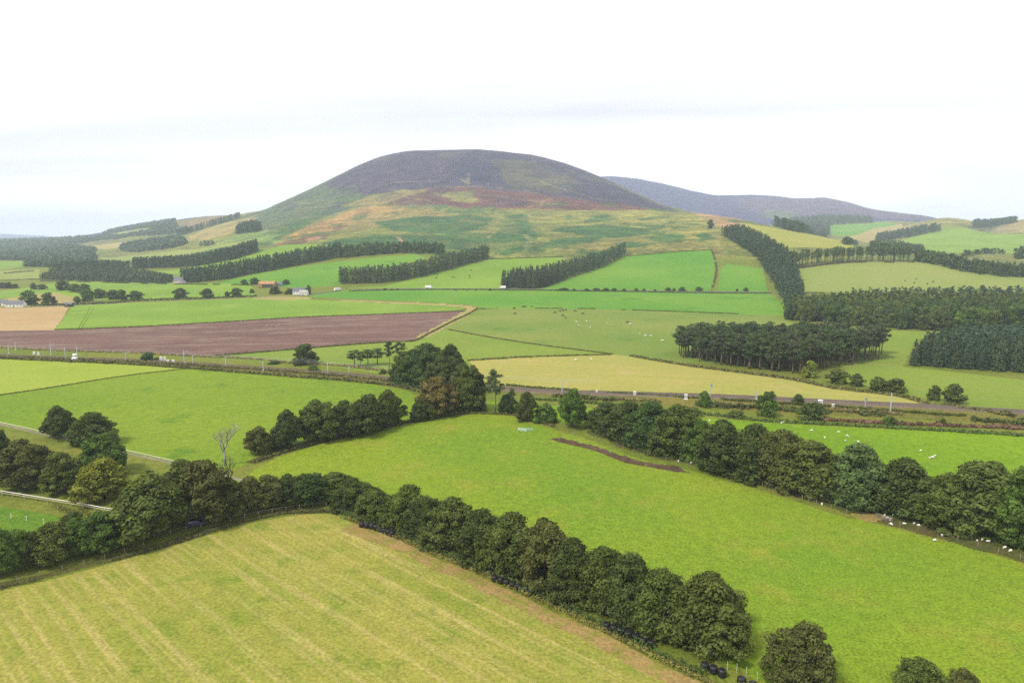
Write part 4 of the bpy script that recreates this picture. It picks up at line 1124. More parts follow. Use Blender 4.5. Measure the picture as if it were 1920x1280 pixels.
stuff_wood('conifer_belt', 'broad conifer belt running down the right shoulder of the hill', 'con', W([(1352, 441), (1390, 436), (1440, 462), (1480, 488), (1494, 520), (1506, 560), (1482, 592), (1458, 545), (1436, 507), (1400, 471)]), 5.8, 17, 7.4, SPR, 27)
stuff_wood('pine_belt', 'row of tall pines with bare trunks above the pale pasture', 'pin', belt([(1475, 505), (1520, 499), (1600, 492), (1706, 491)], 26), 5.8, 19, 7.6, PIN, 28)
stuff_wood('tree_belt', 'dark mixed tree belt along the right edge of the pale pasture', 'dec', belt([(1716, 491), (1760, 498), (1800, 509), (1850, 516), (1920, 521), (2050, 525)], 45), 7.5, 16, 10, DPG, 29)
stuff_wood('woodland', 'far side of the dark right hand wood', 'con', W([(1560, 570), (1700, 568), (1990, 570), (1990, 556), (1760, 556), (1600, 560)]), 8.0, 12, 7.0, SPR, 30)
stuff_wood('woodland', 'dark clump of trees below the far pale green fields', 'dec', W([(1632, 466), (1660, 458), (1700, 464), (1732, 472), (1700, 478), (1640, 474)]), 10, 15, 13, DPG, 31)
stuff_wood('woodland', 'small dark copse on the bleached slope', 'dec', W([(1580, 457), (1600, 453), (1606, 457), (1590, 460)]), 10, 12, 12, DPG, 32)
stuff_wood('woodland', 'wood at the right edge below the pale fields', 'dec', W([(1900, 486), (1925, 474), (2000, 470), (2000, 486)]), 12, 15, 13, DPG, 33)
stuff_wood('woodland', 'thin scattering of trees below the far pale fields', 'dec', W([(1800, 478), (1870, 474), (1880, 476), (1810, 481)]), 22, 11, 13, DPG, 34)
stuff_wood('plantation', 'long blue plantation block under the far heather hill', 'con', W([(1448, 424), (1480, 415), (1540, 410), (1630, 413), (1636, 418), (1560, 421)]), 15, 26, 15, SPR, 35)
stuff_wood('plantation', 'lower blue plantation block under the far heather hill', 'con', W([(1462, 428), (1500, 424), (1556, 434), (1552, 440), (1500, 437)]), 13, 22, 13, SPR, 36)
stuff_wood('plantation', 'slanting plantation block on the far green slope', 'con', W([(1642, 455), (1700, 446), (1765, 434), (1764, 428), (1700, 437), (1645, 447)]), 11, 20, 11, SPR, 37)
stuff_wood('plantation', 'dark plantation crowning the far right hill', 'con', W([(1820, 427), (1870, 424), (1908, 417), (1895, 413), (1832, 419)]), 11, 20, 11, SPR, 38)
stuff_wood('woodland', 'blue wooded valley floor at the left edge', 'dec', W([(-120, 488), (0, 488), (60, 487), (130, 479), (175, 477), (180, 470), (100, 463), (0, 466), (-120, 470)]), 17, 15, 20, (0.088, 0.136, 0.082), 41)  # leaf colour of these far left woods is blued to paint in haze
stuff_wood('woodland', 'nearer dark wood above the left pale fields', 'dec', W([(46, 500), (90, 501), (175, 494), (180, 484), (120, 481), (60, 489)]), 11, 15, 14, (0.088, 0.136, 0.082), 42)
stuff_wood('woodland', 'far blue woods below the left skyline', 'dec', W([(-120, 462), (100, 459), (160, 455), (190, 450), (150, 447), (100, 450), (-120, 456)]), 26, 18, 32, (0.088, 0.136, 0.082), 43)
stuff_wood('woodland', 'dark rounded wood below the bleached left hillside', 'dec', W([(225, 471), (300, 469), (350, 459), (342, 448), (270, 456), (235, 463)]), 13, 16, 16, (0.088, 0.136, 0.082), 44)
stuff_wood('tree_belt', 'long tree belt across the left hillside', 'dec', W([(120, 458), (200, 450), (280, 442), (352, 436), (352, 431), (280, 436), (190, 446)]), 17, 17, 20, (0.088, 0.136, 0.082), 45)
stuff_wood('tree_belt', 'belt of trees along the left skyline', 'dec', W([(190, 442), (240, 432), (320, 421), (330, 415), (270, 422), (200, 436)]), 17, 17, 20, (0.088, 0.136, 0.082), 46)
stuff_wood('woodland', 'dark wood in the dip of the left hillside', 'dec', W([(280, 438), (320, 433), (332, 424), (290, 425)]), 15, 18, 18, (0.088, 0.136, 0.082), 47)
stuff_wood('conifer_belt', 'diagonal conifer belt climbing the left hillside', 'con', belt([(335, 444), (380, 430), (420, 418), (450, 409)], 70, 20), 12, 22, 11, SPR, 48)
stuff_wood('plantation', 'small blue plantation on the left foot of the heather hill', 'con', W([(440, 441), (488, 435), (490, 425), (455, 428)]), 11, 20, 11, SPR, 49)
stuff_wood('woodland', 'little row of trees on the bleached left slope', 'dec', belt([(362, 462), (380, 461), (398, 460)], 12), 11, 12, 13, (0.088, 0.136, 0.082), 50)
stuff_wood('tree_belt', 'end of a conifer belt below the bleached left slope', 'con', belt([(425, 478), (450, 472), (484, 465)], 20), 8, 12, 8, SPR, 51)

# ------------------------------------------------------------------ hedges and rough grass lines
def hedge(px, w, h, col, label, seed, name='hedge', cat='hedge', kind=None, size=None, per=26, pts=None, gap=0.0):
    rng = np.random.default_rng(seed)
    P = spline(W(px) if pts is None else pts, w * 0.5)
    z = hz(P[:, 0], P[:, 1])
    cl = []
    for (x, y), zz in zip(P, z):
        if gap and vnoise(x / 18, y / 18, seed) < gap: continue
        f = 0.7 + 0.6 * rng.random()
        cl.append((x + rng.normal() * w * 0.1, y + rng.normal() * w * 0.1, zz + h * 0.42 * f, w * 0.5 * f, w * 0.5 * f, h * 0.58 * f))
    V, c_ = leaves(cl, per, size or w * 0.16, rng, 0.3, 0.6)
    o = put(name, leaf_mesh(name, V, c_, LEAF)); o.color = (*col, 1)
    tag(o, label, cat, None, kind)
RGH, DRY = (0.13, 0.13, 0.045), (0.24, 0.19, 0.075)
hedge([(60, 574), (130, 572), (200, 569), (270, 564), (330, 562), (480, 556)], 3.2, 2.4, DKO, 'long clipped hedge along the lane below the round trees', 61)
hedge([(656, 546), (800, 543.5), (1000, 544.5), (1200, 547.5), (1445, 550)], 2.0, 1.2, DKO, 'low dark hedge along the near side of the far road', 62)
hedge([(878, 676), (1000, 669), (1142, 665)], 1.8, 0.8, RGH, 'rough grass line at the back of the yellow mown field', 63, 'rough_grass', 'grass', 'stuff')
hedge([(842, 618), (905, 630), (1000, 645), (1148, 664)], 1.6, 0.6, RGH, 'rough grass line curving through the grazed pasture', 64, 'rough_grass', 'grass', 'stuff')
hedge([(103, 618), (250, 613), (400, 605), (560, 595), (700, 590), (830, 585), (872, 583)], 1.8, 0.8, RGH, 'grass edge between the light green field and the plough', 65, 'rough_grass', 'grass', 'stuff')
hedge([(400, 667), (480, 661), (640, 648), (740, 641), (772, 640), (805, 625), (842, 606), (880, 588), (895, 578)], 2.0, 0.9, RGH, 'ditch of rough grass round the end of the ploughed field', 66, 'rough_grass', 'grass', 'stuff')
hedge([(900, 579), (960, 578), (1100, 579), (1230, 583), (1340, 587), (1475, 592)], 1.6, 0.8, OLV, 'broken hedge line behind the cattle', 67, gap=0.45)
hedge([(1185, 668), (1260, 681), (1350, 694), (1480, 711), (1560, 727), (1700, 746), (1800, 764), (1900, 779)], 3.4, 1.1, RGH, 'rough grass bank at the top of the yellow mown field', 68, 'rough_grass', 'grass', 'stuff')
hedge([(950, 722), (1050, 730), (1150, 737), (1300, 746), (1440, 754), (1600, 765), (1760, 776), (1920, 786)], 1.6, 0.8, OLV, 'dark weedy fringe between the track and the mown field', 69, 'undergrowth', 'undergrowth', 'stuff', gap=0.3)
hedge([(985, 748), (1100, 755), (1250, 772), (1330, 778), (1440, 790), (1560, 796), (1700, 804), (1920, 817), (2100, 830)], 2.4, 1.0, GRN, 'tangle of weeds and brambles on the railway bank', 70, 'undergrowth', 'undergrowth', 'stuff')
hedge([(1545, 788), (1620, 792), (1700, 796), (1920, 804), (2080, 812)], 3.0, 1.1, (0.17, 0.10, 0.07), 'reddish weeds on the slope under the tall mast', 71, 'undergrowth', 'undergrowth', 'stuff', gap=0.3)
hedge([(0, 672), (240, 683), (330, 689), (420, 696), (560, 707), (740, 724), (800, 738)], 2.8, 1.4, RGH, 'rough grass between the railway and the broad green field', 72, 'rough_grass', 'grass', 'stuff')
hedge([(0, 652), (100, 657), (240, 661), (330, 666), (480, 674), (560, 682), (640, 686), (730, 697)], 2.6, 0.9, DRY, 'dry grass fringe between the plough and the railway', 73, 'rough_grass', 'grass', 'stuff')
hedge([(-60, 750), (0, 741), (100, 726), (240, 704), (352, 691)], 0.9, 0.5, RGH, 'faint grass line below the lime green corner field', 74, 'rough_grass', 'grass', 'stuff')
hedge([(648, 972), (720, 998), (800, 1033), (900, 1075), (1000, 1121), (1100, 1167), (1200, 1217), (1300, 1267), (1380, 1300)], 1.2, 0.75, (0.22, 0.20, 0.06), 'fringe of tall yellow grass along the near hedgerow', 75, 'tall_grass', 'grass', 'stuff', size=0.12, per=40)
hedge([(640, 962), (720, 992), (800, 1027), (900, 1069), (1000, 1115), (1100, 1160), (1200, 1209), (1300, 1258), (1360, 1278)], 1.7, 1.3, (0.085, 0.12, 0.035), 'nettles and brambles at the foot of the near hedgerow', 76, 'undergrowth', 'undergrowth', 'stuff', size=0.16, per=40, gap=0.55)
hedge([(-60, 1118), (0, 1103), (100, 1081), (200, 1054), (300, 1027), (400, 996), (480, 974), (560, 960), (625, 958)], 1.5, 0.8, (0.12, 0.115, 0.05), 'weeds along the ditch of the hay field', 77, 'undergrowth', 'undergrowth', 'stuff', size=0.13, per=36, gap=0.25)
hedge([(1390, 1288), (1440, 1310), (1500, 1345)], 1.8, 1.0, (0.24, 0.22, 0.07), 'tall yellow grass beyond the last three bales', 78, 'tall_grass', 'grass', 'stuff', size=0.13, per=60)
hedge([(100, 950), (140, 962), (200, 976), (250, 990)], 2.6, 1.0, (0.16, 0.16, 0.05), 'long grass below the white rail fence', 79, 'tall_grass', 'grass', 'stuff', size=0.16, per=40)
hedge([(1110, 808), (1200, 845), (1300, 868), (1400, 895), (1500, 927)], 1.8, 0.9, DKO, 'undergrowth beneath the right hand hedgerow', 80, 'undergrowth', 'undergrowth', 'stuff', gap=0.45)
hedge([(475, 866), (540, 846), (640, 818), (760, 792), (870, 775), (960, 778), (1040, 800)], 1.7, 0.8, RGH, 'rough grass under the middle hedgerow', 81, 'rough_grass', 'grass', 'stuff')

hedge(None, 2.2, 1.5, (0.17, 0.16, 0.06), 'tan grass growing along the near rail of the sunken track', 82, 'rough_grass', 'grass', 'stuff', pts=offset(RAIL, -4.8)[RAIL[:, 0] < -5][::3])
_rb = RAIL[(RAIL[:, 0] > 20)][::3]
hedge(None, 2.4, 1.0, (0.22, 0.19, 0.08), 'dry orange grass on the railway bank', 84, 'rough_grass', 'grass', 'stuff', pts=offset(_rb, -8.6), gap=0.5)
hedge(None, 3.0, 1.7, (0.10, 0.125, 0.04), 'dark brambles low on the railway bank', 85, 'undergrowth', 'undergrowth', 'stuff', pts=offset(_rb, -10.2), gap=0.66)

hedge([(1178, 480), (1260, 473), (1332, 469)], 2.4, 1.2, OLV, 'rough line between the bracken slope and the emerald field', 87, 'rough_grass', 'grass', 'stuff', gap=0.2)
hedge([(917, 486), (980, 484), (1055, 482)], 2.4, 1.2, OLV, 'rough line above the sloping cattle field', 88, 'rough_grass', 'grass', 'stuff', gap=0.2)
hedge([(1334, 468), (1343, 500), (1334, 545)], 2.6, 1.0, RGH, 'rough line down the right side of the emerald field', 89, 'rough_grass', 'grass', 'stuff', gap=0.3)
hedge([(1470, 509), (1520, 500), (1620, 492), (1712, 492)], 4.0, 2.2, (0.12, 0.09, 0.06), 'brown scrub under the row of tall pines', 90, 'undergrowth', 'undergrowth', 'stuff', gap=0.25)
hedge([(1500, 549), (1620, 550), (1760, 551), (1930, 552)], 2.0, 1.2, OLV, 'hedge along the foot of the pale pasture', 94, gap=0.35)
hedge([(76, 527), (200, 530), (330, 533), (470, 535)], 2.6, 1.3, OLV, 'hedge below the young plantation on the left', 95, gap=0.4)
hedge([(0, 526), (60, 524), (76, 524)], 2.6, 1.4, OLV, 'hedge across the pale yellow fields at the left edge', 96, gap=0.3)
hedge([(0, 514), (40, 510), (90, 507)], 3.2, 1.8, OLV, 'upper broken hedge across the pale yellow fields at the left edge', 97, gap=0.45)

# ------------------------------------------------------------------ railway
STEEL = plain_mat('galvanised_steel', (0.46, 0.47, 0.48), 0.6, 0.3, 0.2, 0.12)
RAILM = plain_mat('rail_steel', (0.20, 0.16, 0.14), 0.45, 0.5, 0.6, 0.2)
WHITE = plain_mat('white_paint', (0.80, 0.80, 0.78), 0.5, 0.4, 0, 0.06)
TIMBER = plain_mat('weathered_timber', (0.24, 0.20, 0.155), 0.85, 0.15, 0, 0.25, 3.0)
PALEWOOD = plain_mat('pale_timber', (0.55, 0.50, 0.42), 0.8, 0.15, 0, 0.15, 3.0)
STONE = plain_mat('grey_stone', (0.34, 0.32, 0.29), 0.9, 0.15, 0, 0.25, 1.0)
SLATE = plain_mat('slate_roof', (0.12, 0.125, 0.14), 0.7, 0.25, 0, 0.2, 1.2)
REDTILE = plain_mat('orange_tin_roof', (0.34, 0.19, 0.09), 0.75, 0.2, 0, 0.2, 0.7)
HARL = plain_mat('white_harling', (0.74, 0.72, 0.68), 0.85, 0.15, 0, 0.08, 0.6)
PINKW = plain_mat('pinkish_harling', (0.62, 0.47, 0.43), 0.85, 0.15, 0, 0.1, 0.6)
DARKG = plain_mat('window_glass', (0.03, 0.035, 0.045), 0.1, 0.6, 0, 0.1)
DARKW = plain_mat('dark_paint', (0.05, 0.045, 0.04), 0.6, 0.3, 0, 0.2)
BLACKP = plain_mat('black_bale_wrap', (0.012, 0.012, 0.013), 0.42, 0.4, 0, 0.25, 3.0)
RUBBER = plain_mat('tyre_rubber', (0.02, 0.02, 0.02), 0.8, 0.2, 0, 0.1)
BLUEP = plain_mat('blue_car_paint', (0.014, 0.022, 0.075), 0.4, 0.5, 0, 0.1)
WOOL = plain_mat('sheep_wool', (0.70, 0.66, 0.56), 0.95, 0.05, 0, 0.12, 3.0)
HIDE = plain_mat('dark_brown_hide', (0.055, 0.03, 0.022), 0.8, 0.15, 0, 0.3, 2.0)
PALEHIDE = plain_mat('cream_hide', (0.60, 0.52, 0.40), 0.8, 0.15, 0, 0.1, 2.0)
GULLM = plain_mat('white_feathers', (0.75, 0.75, 0.75), 0.8, 0.1, 0, 0.1, 5.0)
MUCK = ground_mat('dung_heap', C(124, 102, 80), C(98, 82, 66), C(170, 142, 106), big=0.3, mid=0.8, fine=3.0, grain=0.4, bump=1.0)

def ribbon(P, w, lift, mb=None, mi=0, th=0.0):
    L, R = offset(P, w / 2), offset(P, -w / 2)
    z = hz(P[:, 0], P[:, 1])
    k = np.ones(9) / 9
    zs = np.convolve(np.pad(z, 4, mode='edge'), k, 'valid') + lift
    n = len(P)
    V = np.vstack([np.c_[L, zs], np.c_[R, zs], np.c_[offset(P, w / 2 + th), zs - 1.2], np.c_[offset(P, -w / 2 - th), zs - 1.2]])
    F = []
    for i in range(n - 1):
        F += [(i, n + i, n + i + 1, i + 1), (2 * n + i, i, i + 1, 2 * n + i + 1), (n + i, 3 * n + i, 3 * n + i + 1, n + i + 1)]
    mb = mb or MB()
    return mb.add(V, F, mi)
tr = put('railway_track', ribbon(RAIL, 7.4, 0.35, th=1.6).mesh('railway_track', GM['ballast'], True))
tag(tr, 'double railway track on grey ballast crossing the whole valley', None, None, 'structure')
for off in (-2.45, -1.0, 1.0, 2.45):
    put('rail', ribbon(offset(RAIL, off), 0.16, 0.50, th=0.0).mesh('rail', RAILM), parent=tr)

RDIR = np.gradient(RAIL, axis=0)
def rail_dir(x, y):
    i = int(np.argmin(np.hypot(RAIL[:, 0] - x, RAIL[:, 1] - y)))
    return math.atan2(RDIR[i, 1], RDIR[i, 0]), i
def mast(px, base, top, label, arm=0, thick=0.34, mat=None):
    x, y, z, s = spot(px, base)
    h = (base - top) * s
    rz, i = rail_dir(x, y)
    r = bpy.data.objects.new('catenary_mast', None); COL.objects.link(r)
    r.location = (x, y, z); r.rotation_euler = (0, 0, rz)
    mb = MB(); mb.box((0, 0, h / 2), (thick, thick * 0.35, h)); mb.box((0, -thick * 0.4, h / 2), (thick * 0.8, thick * 0.12, h)); mb.box((0, thick * 0.4, h / 2), (thick * 0.8, thick * 0.12, h)); mb.box((0, 0, 0.2), (0.9, 0.9, 0.4))
    put('pole', mb.mesh('mast_pole', mat or STEEL), parent=r)
    if arm:
        mb = MB(); sg = arm
        mb.tube([(0, 0, h * 0.94), (0, sg * 3.2, h * 0.94)], 0.09, 5); mb.tube([(0, 0, h * 0.72), (0, sg * 3.0, h * 0.92)], 0.06, 5); mb.tube([(0, sg * 3.1, h * 0.93), (0, sg * 3.1, h * 0.76)], 0.06, 5)
        put('arm', mb.mesh('mast_arm', STEEL), parent=r)
    return tag(r, label, 'mast', 'masts along the railway')
MASTS = [(17, 663, 645, 0, 'pale mast at the far left end of the railway'), (30, 656, 642, 0, 'thin mast behind the leftmost railway mast'), (96, 665, 643, 1, 'mast with long arm left of the white tank'), (123, 671, 651, -1, 'pale mast just left of the white tank'),
         (146, 676, 649, 0, 'tall mast just right of the white tank'), (236, 675, 659, 1, 'mast between the white tank and the dark round bush'), (346, 681, 657, 1, 'grey mast with arm right of the white trackside boxes'), (362, 685, 666, 0, 'short pale mast before the ploughed field corner'), (424, 689, 669, 0, 'mast standing before the end of the ploughed field'),
         (494, 695, 678, 0, 'white mast left of the lone dark tree'), (615, 700, 680, 0, 'white mast right of the lone dark tree'), (655, 705, 686, 0, 'thick pale mast left of the little pines'), (1054, 737, 712, 0, 'left one of two masts before the yellow field'), (1068, 731, 707, 0, 'right one of two masts before the yellow field'),
         (1418, 749, 733, 0, 'white mast beside the tall railway bush'), (1669, 775, 736, 0, 'tall pale mast on the right part of the railway')]
for px, b, t, a, lb in MASTS: mast(px, b, t, lb, a, 0.42)
WP = offset(RAIL, 0.0)
for off, lb in ((-1.75, 'thin overhead wire above the near railway track'), (1.75, 'thin overhead wire above the far railway track')):
    P = offset(RAIL, off); P = P[P[:, 0] < 40]
    mb = MB(); zz = hz(P[:, 0], P[:, 1]) + 5.2
    mb.tube(np.c_[P, zz][::3], 0.022, 3); mb.tube(np.c_[P, zz + 1.0 + 0.3 * np.cos(np.arange(len(P)) * 2 * PI / 9)][::3], 0.022, 3)
    tag(put('overhead_wire', mb.mesh('overhead_wire', STEEL)), lb, 'wire', 'overhead wires')
for px, b, t, lb in [(1332, 745, 719, 'grey railway signal post behind the round green bush'), (1622, 766, 745, 'slim railway signal left of the tall mast')]:
    x, y, z, s = spot(px, b); h = (b - t) * s
    r = bpy.data.objects.new('railway_signal', None); COL.objects.link(r); r.location = (x, y, z); r.rotation_euler = (0, 0, rail_dir(x, y)[0])
    put('post', MB().tube([(0, 0, 0), (0, 0, h)], 0.12, 8).mesh('signal_post', STEEL), parent=r)
    put('signal_head', MB().box((0.2, -0.15, h - 0.5), (0.9, 0.4, 1.1)).mesh('signal_head', plain_mat('signal_grey', (0.22, 0.24, 0.26), 0.6)), parent=r)
    put('platform', MB().box((0, 0, h - 1.3), (0.9, 0.8, 0.08)).tube([(-0.4, -0.35, 0), (-0.4, -0.35, h - 1.3)], 0.03, 4).tube([(0.0, -0.35, 0), (0.0, -0.35, h - 1.3)], 0.03, 4).mesh('signal_platform', STEEL), parent=r)
    tag(r, lb, 'signal')
for px, b, w, h, lb in [(64, 664, 1.1, 1.5, 'left one of two white trackside cabinets by the arm mast'), (72, 665, 1.1, 1.5, 'right one of two white trackside cabinets by the arm mast'), (302, 676, 1.4, 2.2, 'larger white trackside cabinet right of the dark round bush'), (309, 676, 1.2, 2.0, 'white trackside cabinet close beside the larger one'), (315, 679, 1.2, 1.3, 'low white trackside cabinet in front of the larger one'),
                        (325, 680, 1.3, 1.6, 'white trackside cabinet nearest the grey arm mast'), (1119, 737, 0.7, 1.3, 'small white cabinet beside the track under the yellow field'), (1190, 742, 1.1, 1.9, 'white cabinet halfway along the straight track'), (1286, 748, 1.2, 2.0, 'white cabinet with side rail left of the signal'), (1538, 758, 1.6, 1.8, 'white cabinet behind the wide dark bush'), (1562, 762, 0.9, 0.9, 'tiny white cabinet right of the wide dark bush')]:
    x, y, z, s = spot(px, b)
    r = bpy.data.objects.new('trackside_cabinet', None); COL.objects.link(r); r.location = (x, y, z); r.rotation_euler = (0, 0, rail_dir(x, y)[0])
    put('body', MB().box((0, 0, h / 2), (w, w * 0.6, h)).box((0, 0, 0.06), (w * 1.3, w, 0.14)).mesh('cabinet_body', WHITE), parent=r)
    put('lid', MB().box((0, 0, h + 0.05), (w * 1.12, w * 0.75, 0.1), taper=0.85).mesh('cabinet_lid', WHITE), parent=r)
    put('door', MB().box((0, -w * 0.31, h * 0.52), (w * 0.82, 0.03, h * 0.8)).mesh('cabinet_door', STEEL), parent=r)
    tag(r, lb, 'cabinet', 'white trackside cabinets')
x, y, z, s = spot(141, 675)
r = bpy.data.objects.new('water_tank', None); COL.objects.link(r); r.location = (x, y, z)
put('tank', MB().lathe([(1.6, 0), (1.75, 0.2), (1.75, 1.5), (1.6, 1.75), (0.9, 1.95)], 16).mesh('tank_body', WHITE, True), parent=r)
put('upper_drum', MB().lathe([(1.1, 2.6), (1.2, 2.7), (1.2, 3.6), (1.0, 3.8)], 14).tube([(0.8, 0, 1.8), (0.8, 0, 2.7)], 0.08, 5).tube([(-0.8, 0, 1.8), (-0.8, 0, 2.7)], 0.08, 5).mesh('tank_drum', WHITE, True), parent=r)
tag(r, 'round white tank beside the railway on the left', 'tank')

# ------------------------------------------------------------------ road and its traffic
ROAD = spline(W([(560, 554), (610, 549), (650, 543.5), (720, 541.5), (800, 541), (1000, 542), (1200, 545), (1440, 547.5), (1520, 549)]), 8)
tag(put('road', ribbon(ROAD, 7.0, 0.15, th=0.6).mesh('road', GM['road'], True)), 'main road running straight along the foot of the hill', None, None, 'structure')
LANE = spline(W([(-60, 576), (60, 574.5), (130, 573), (200, 570), (270, 565), (330, 563), (480, 557), (560, 554)]), 8)
tag(put('farm_road', ribbon(LANE, 3.5, 0.12, th=0.5).mesh('farm_road', GM['gravel'], True)), 'narrow farm road behind the clipped hedge on the left', None, None, 'structure')

for pp, lb in (([(177, 574), (165, 594), (152, 617)], 'right hand wheel line pressed into the light green field'), ([(170, 574), (159, 594), (146, 617)], 'left hand wheel line pressed into the light green field')):
    tag(put('tramline', ribbon(spline(W(pp), 6), 0.9, 0.10).mesh('tramline', GM['mid'], True)), lb, None, None, 'structure')

def wheel_mesh(r, w):
    mb = MB(); n = 14
    prof = [(r * 0.5, -w / 2), (r * 0.92, -w / 2), (r, -w * 0.3), (r, w * 0.3), (r * 0.92, w / 2), (r * 0.5, w / 2)]
    mb.lathe(prof, n)
    me = mb.mesh('wheel', RUBBER, True)
    me.transform(Matrix.Rotation(PI / 2, 4, 'X'))
    return me
WHEEL = wheel_mesh(0.5, 0.3); CWHEEL = wheel_mesh(0.32, 0.2)
def lorry(px, py, label, length=8.5, bodymat=WHITE, cab_side=1, hh=3.5):
    x, y = ground_pt(px, py)
    i = int(np.argmin(np.hypot(ROAD[:, 0] - x, ROAD[:, 1] - y))); x, y = ROAD[i]; d = np.gradient(ROAD, axis=0)[i]
    r = bpy.data.objects.new('lorry', None); COL.objects.link(r); r.location = (x, y, float(hz(x, y)) + 0.2); r.rotation_euler = (0, 0, math.atan2(d[1], d[0]) + (0 if cab_side > 0 else PI))
    put('cargo_box', MB().box((-0.9, 0, 0.9 + (hh - 0.9) / 2), (length - 2.2, 2.45, hh - 0.9)).box((-0.4, 0, 0.75), (length - 1, 1.0, 0.25)).mesh('lorry_box', bodymat), parent=r)
    cx_ = length / 2 - 0.95
    mb = MB().add([(cx_ - .85, -1.15, .55), (cx_ + .95, -1.15, .55), (cx_ + .95, 1.15, .55), (cx_ - .85, 1.15, .55), (cx_ - .85, -1.15, 2.7), (cx_ + .55, -1.1, 2.7), (cx_ + .55, 1.1, 2.7), (cx_ - .85, 1.15, 2.7), (cx_ + .95, -1.15, 1.5), (cx_ + .95, 1.15, 1.5)], [(0, 3, 2, 1), (0, 1, 8, 5, 4), (3, 7, 6, 9, 2), (1, 2, 9, 8), (8, 9, 6, 5), (4, 5, 6, 7), (0, 4, 7, 3)])
    cab = put('cab', mb.mesh('lorry_cab', bodymat), parent=r)
    put('windscreen', MB().add([(cx_ + .93, -1.0, 1.58), (cx_ + .93, 1.0, 1.58), (cx_ + .61, .95, 2.58), (cx_ + .61, -.95, 2.58)], [(0, 1, 2, 3)]).mesh('lorry_screen', DARKG), parent=cab)
    for sy in (-1.16, 1.16): put('side_window', MB().box((cx_ + 0.1, sy, 2.0), (0.9, 0.04, 0.75)).mesh('lorry_side_window', DARKG), parent=cab)
    for wx in (cx_, -length / 2 + 1.6, -length / 2 + 2.8):
        for sy in (-1.05, 1.05): put('wheel', WHEEL, (wx, sy, 0.5), parent=r)
    return tag(r, label, 'lorry', 'white lorries on the far road')
lorry(802, 541, 'white box lorry on the far road between bushes', 9.0)
lorry(945, 541.5, 'white lorry on the far road by the end of the spruce belt', 8.0, cab_side=-1)
lorry(636, 545, 'pinkish white lorry on the far road below the slanting belt', 10, HARL)

def car(loc, rz, mat, label):
    r = bpy.data.objects.new('parked_car', None); COL.objects.link(r); r.location = loc; r.rotation_euler = (0, 0, rz)
    side = [(-2.1, .35), (2.1, .35), (2.15, .75), (1.3, .95), (.6, 1.45), (-1.2, 1.5), (-2.0, 1.0), (-2.15, .8)]
    n = len(side); V = [(x_, -.85 if z_ < 1.2 else -.68, z_) for x_, z_ in side] + [(x_, .85 if z_ < 1.2 else .68, z_) for x_, z_ in side]
    F = [tuple(range(n)), tuple(range(2 * n - 1, n - 1, -1))] + [(i, i + n, (i + 1) % n + n, (i + 1) % n) for i in range(n)]
    put('body', MB().add(V, F).mesh('car_body', mat), parent=r)
    put('windscreen', MB().add([(1.22, -.76, 1.0), (1.22, .76, 1.0), (.66, .64, 1.43), (.66, -.64, 1.43)], [(0, 1, 2, 3)]).mesh('car_screen', DARKG), parent=r)
    for sy in (-1, 1): put('side_window', MB().add([(1.0, sy * .80, 1.02), (-1.7, sy * .80, 1.06), (-1.15, sy * .71, 1.42), (.5, sy * .71, 1.40)], [(0, 1, 2, 3)]).mesh('car_side_window', DARKG), parent=r)
    for wx in (-1.3, 1.35):
        for sy in (-.78, .78): put('wheel', CWHEEL, (wx, sy, .32), parent=r)
    tag(r, label, 'car')
x, y, z, s = spot(352, 998)
car((x, y + 4.0, float(hz(x, y + 4.0))), 0.35, BLUEP, 'dark blue car half hidden under the trees behind the wire fence')

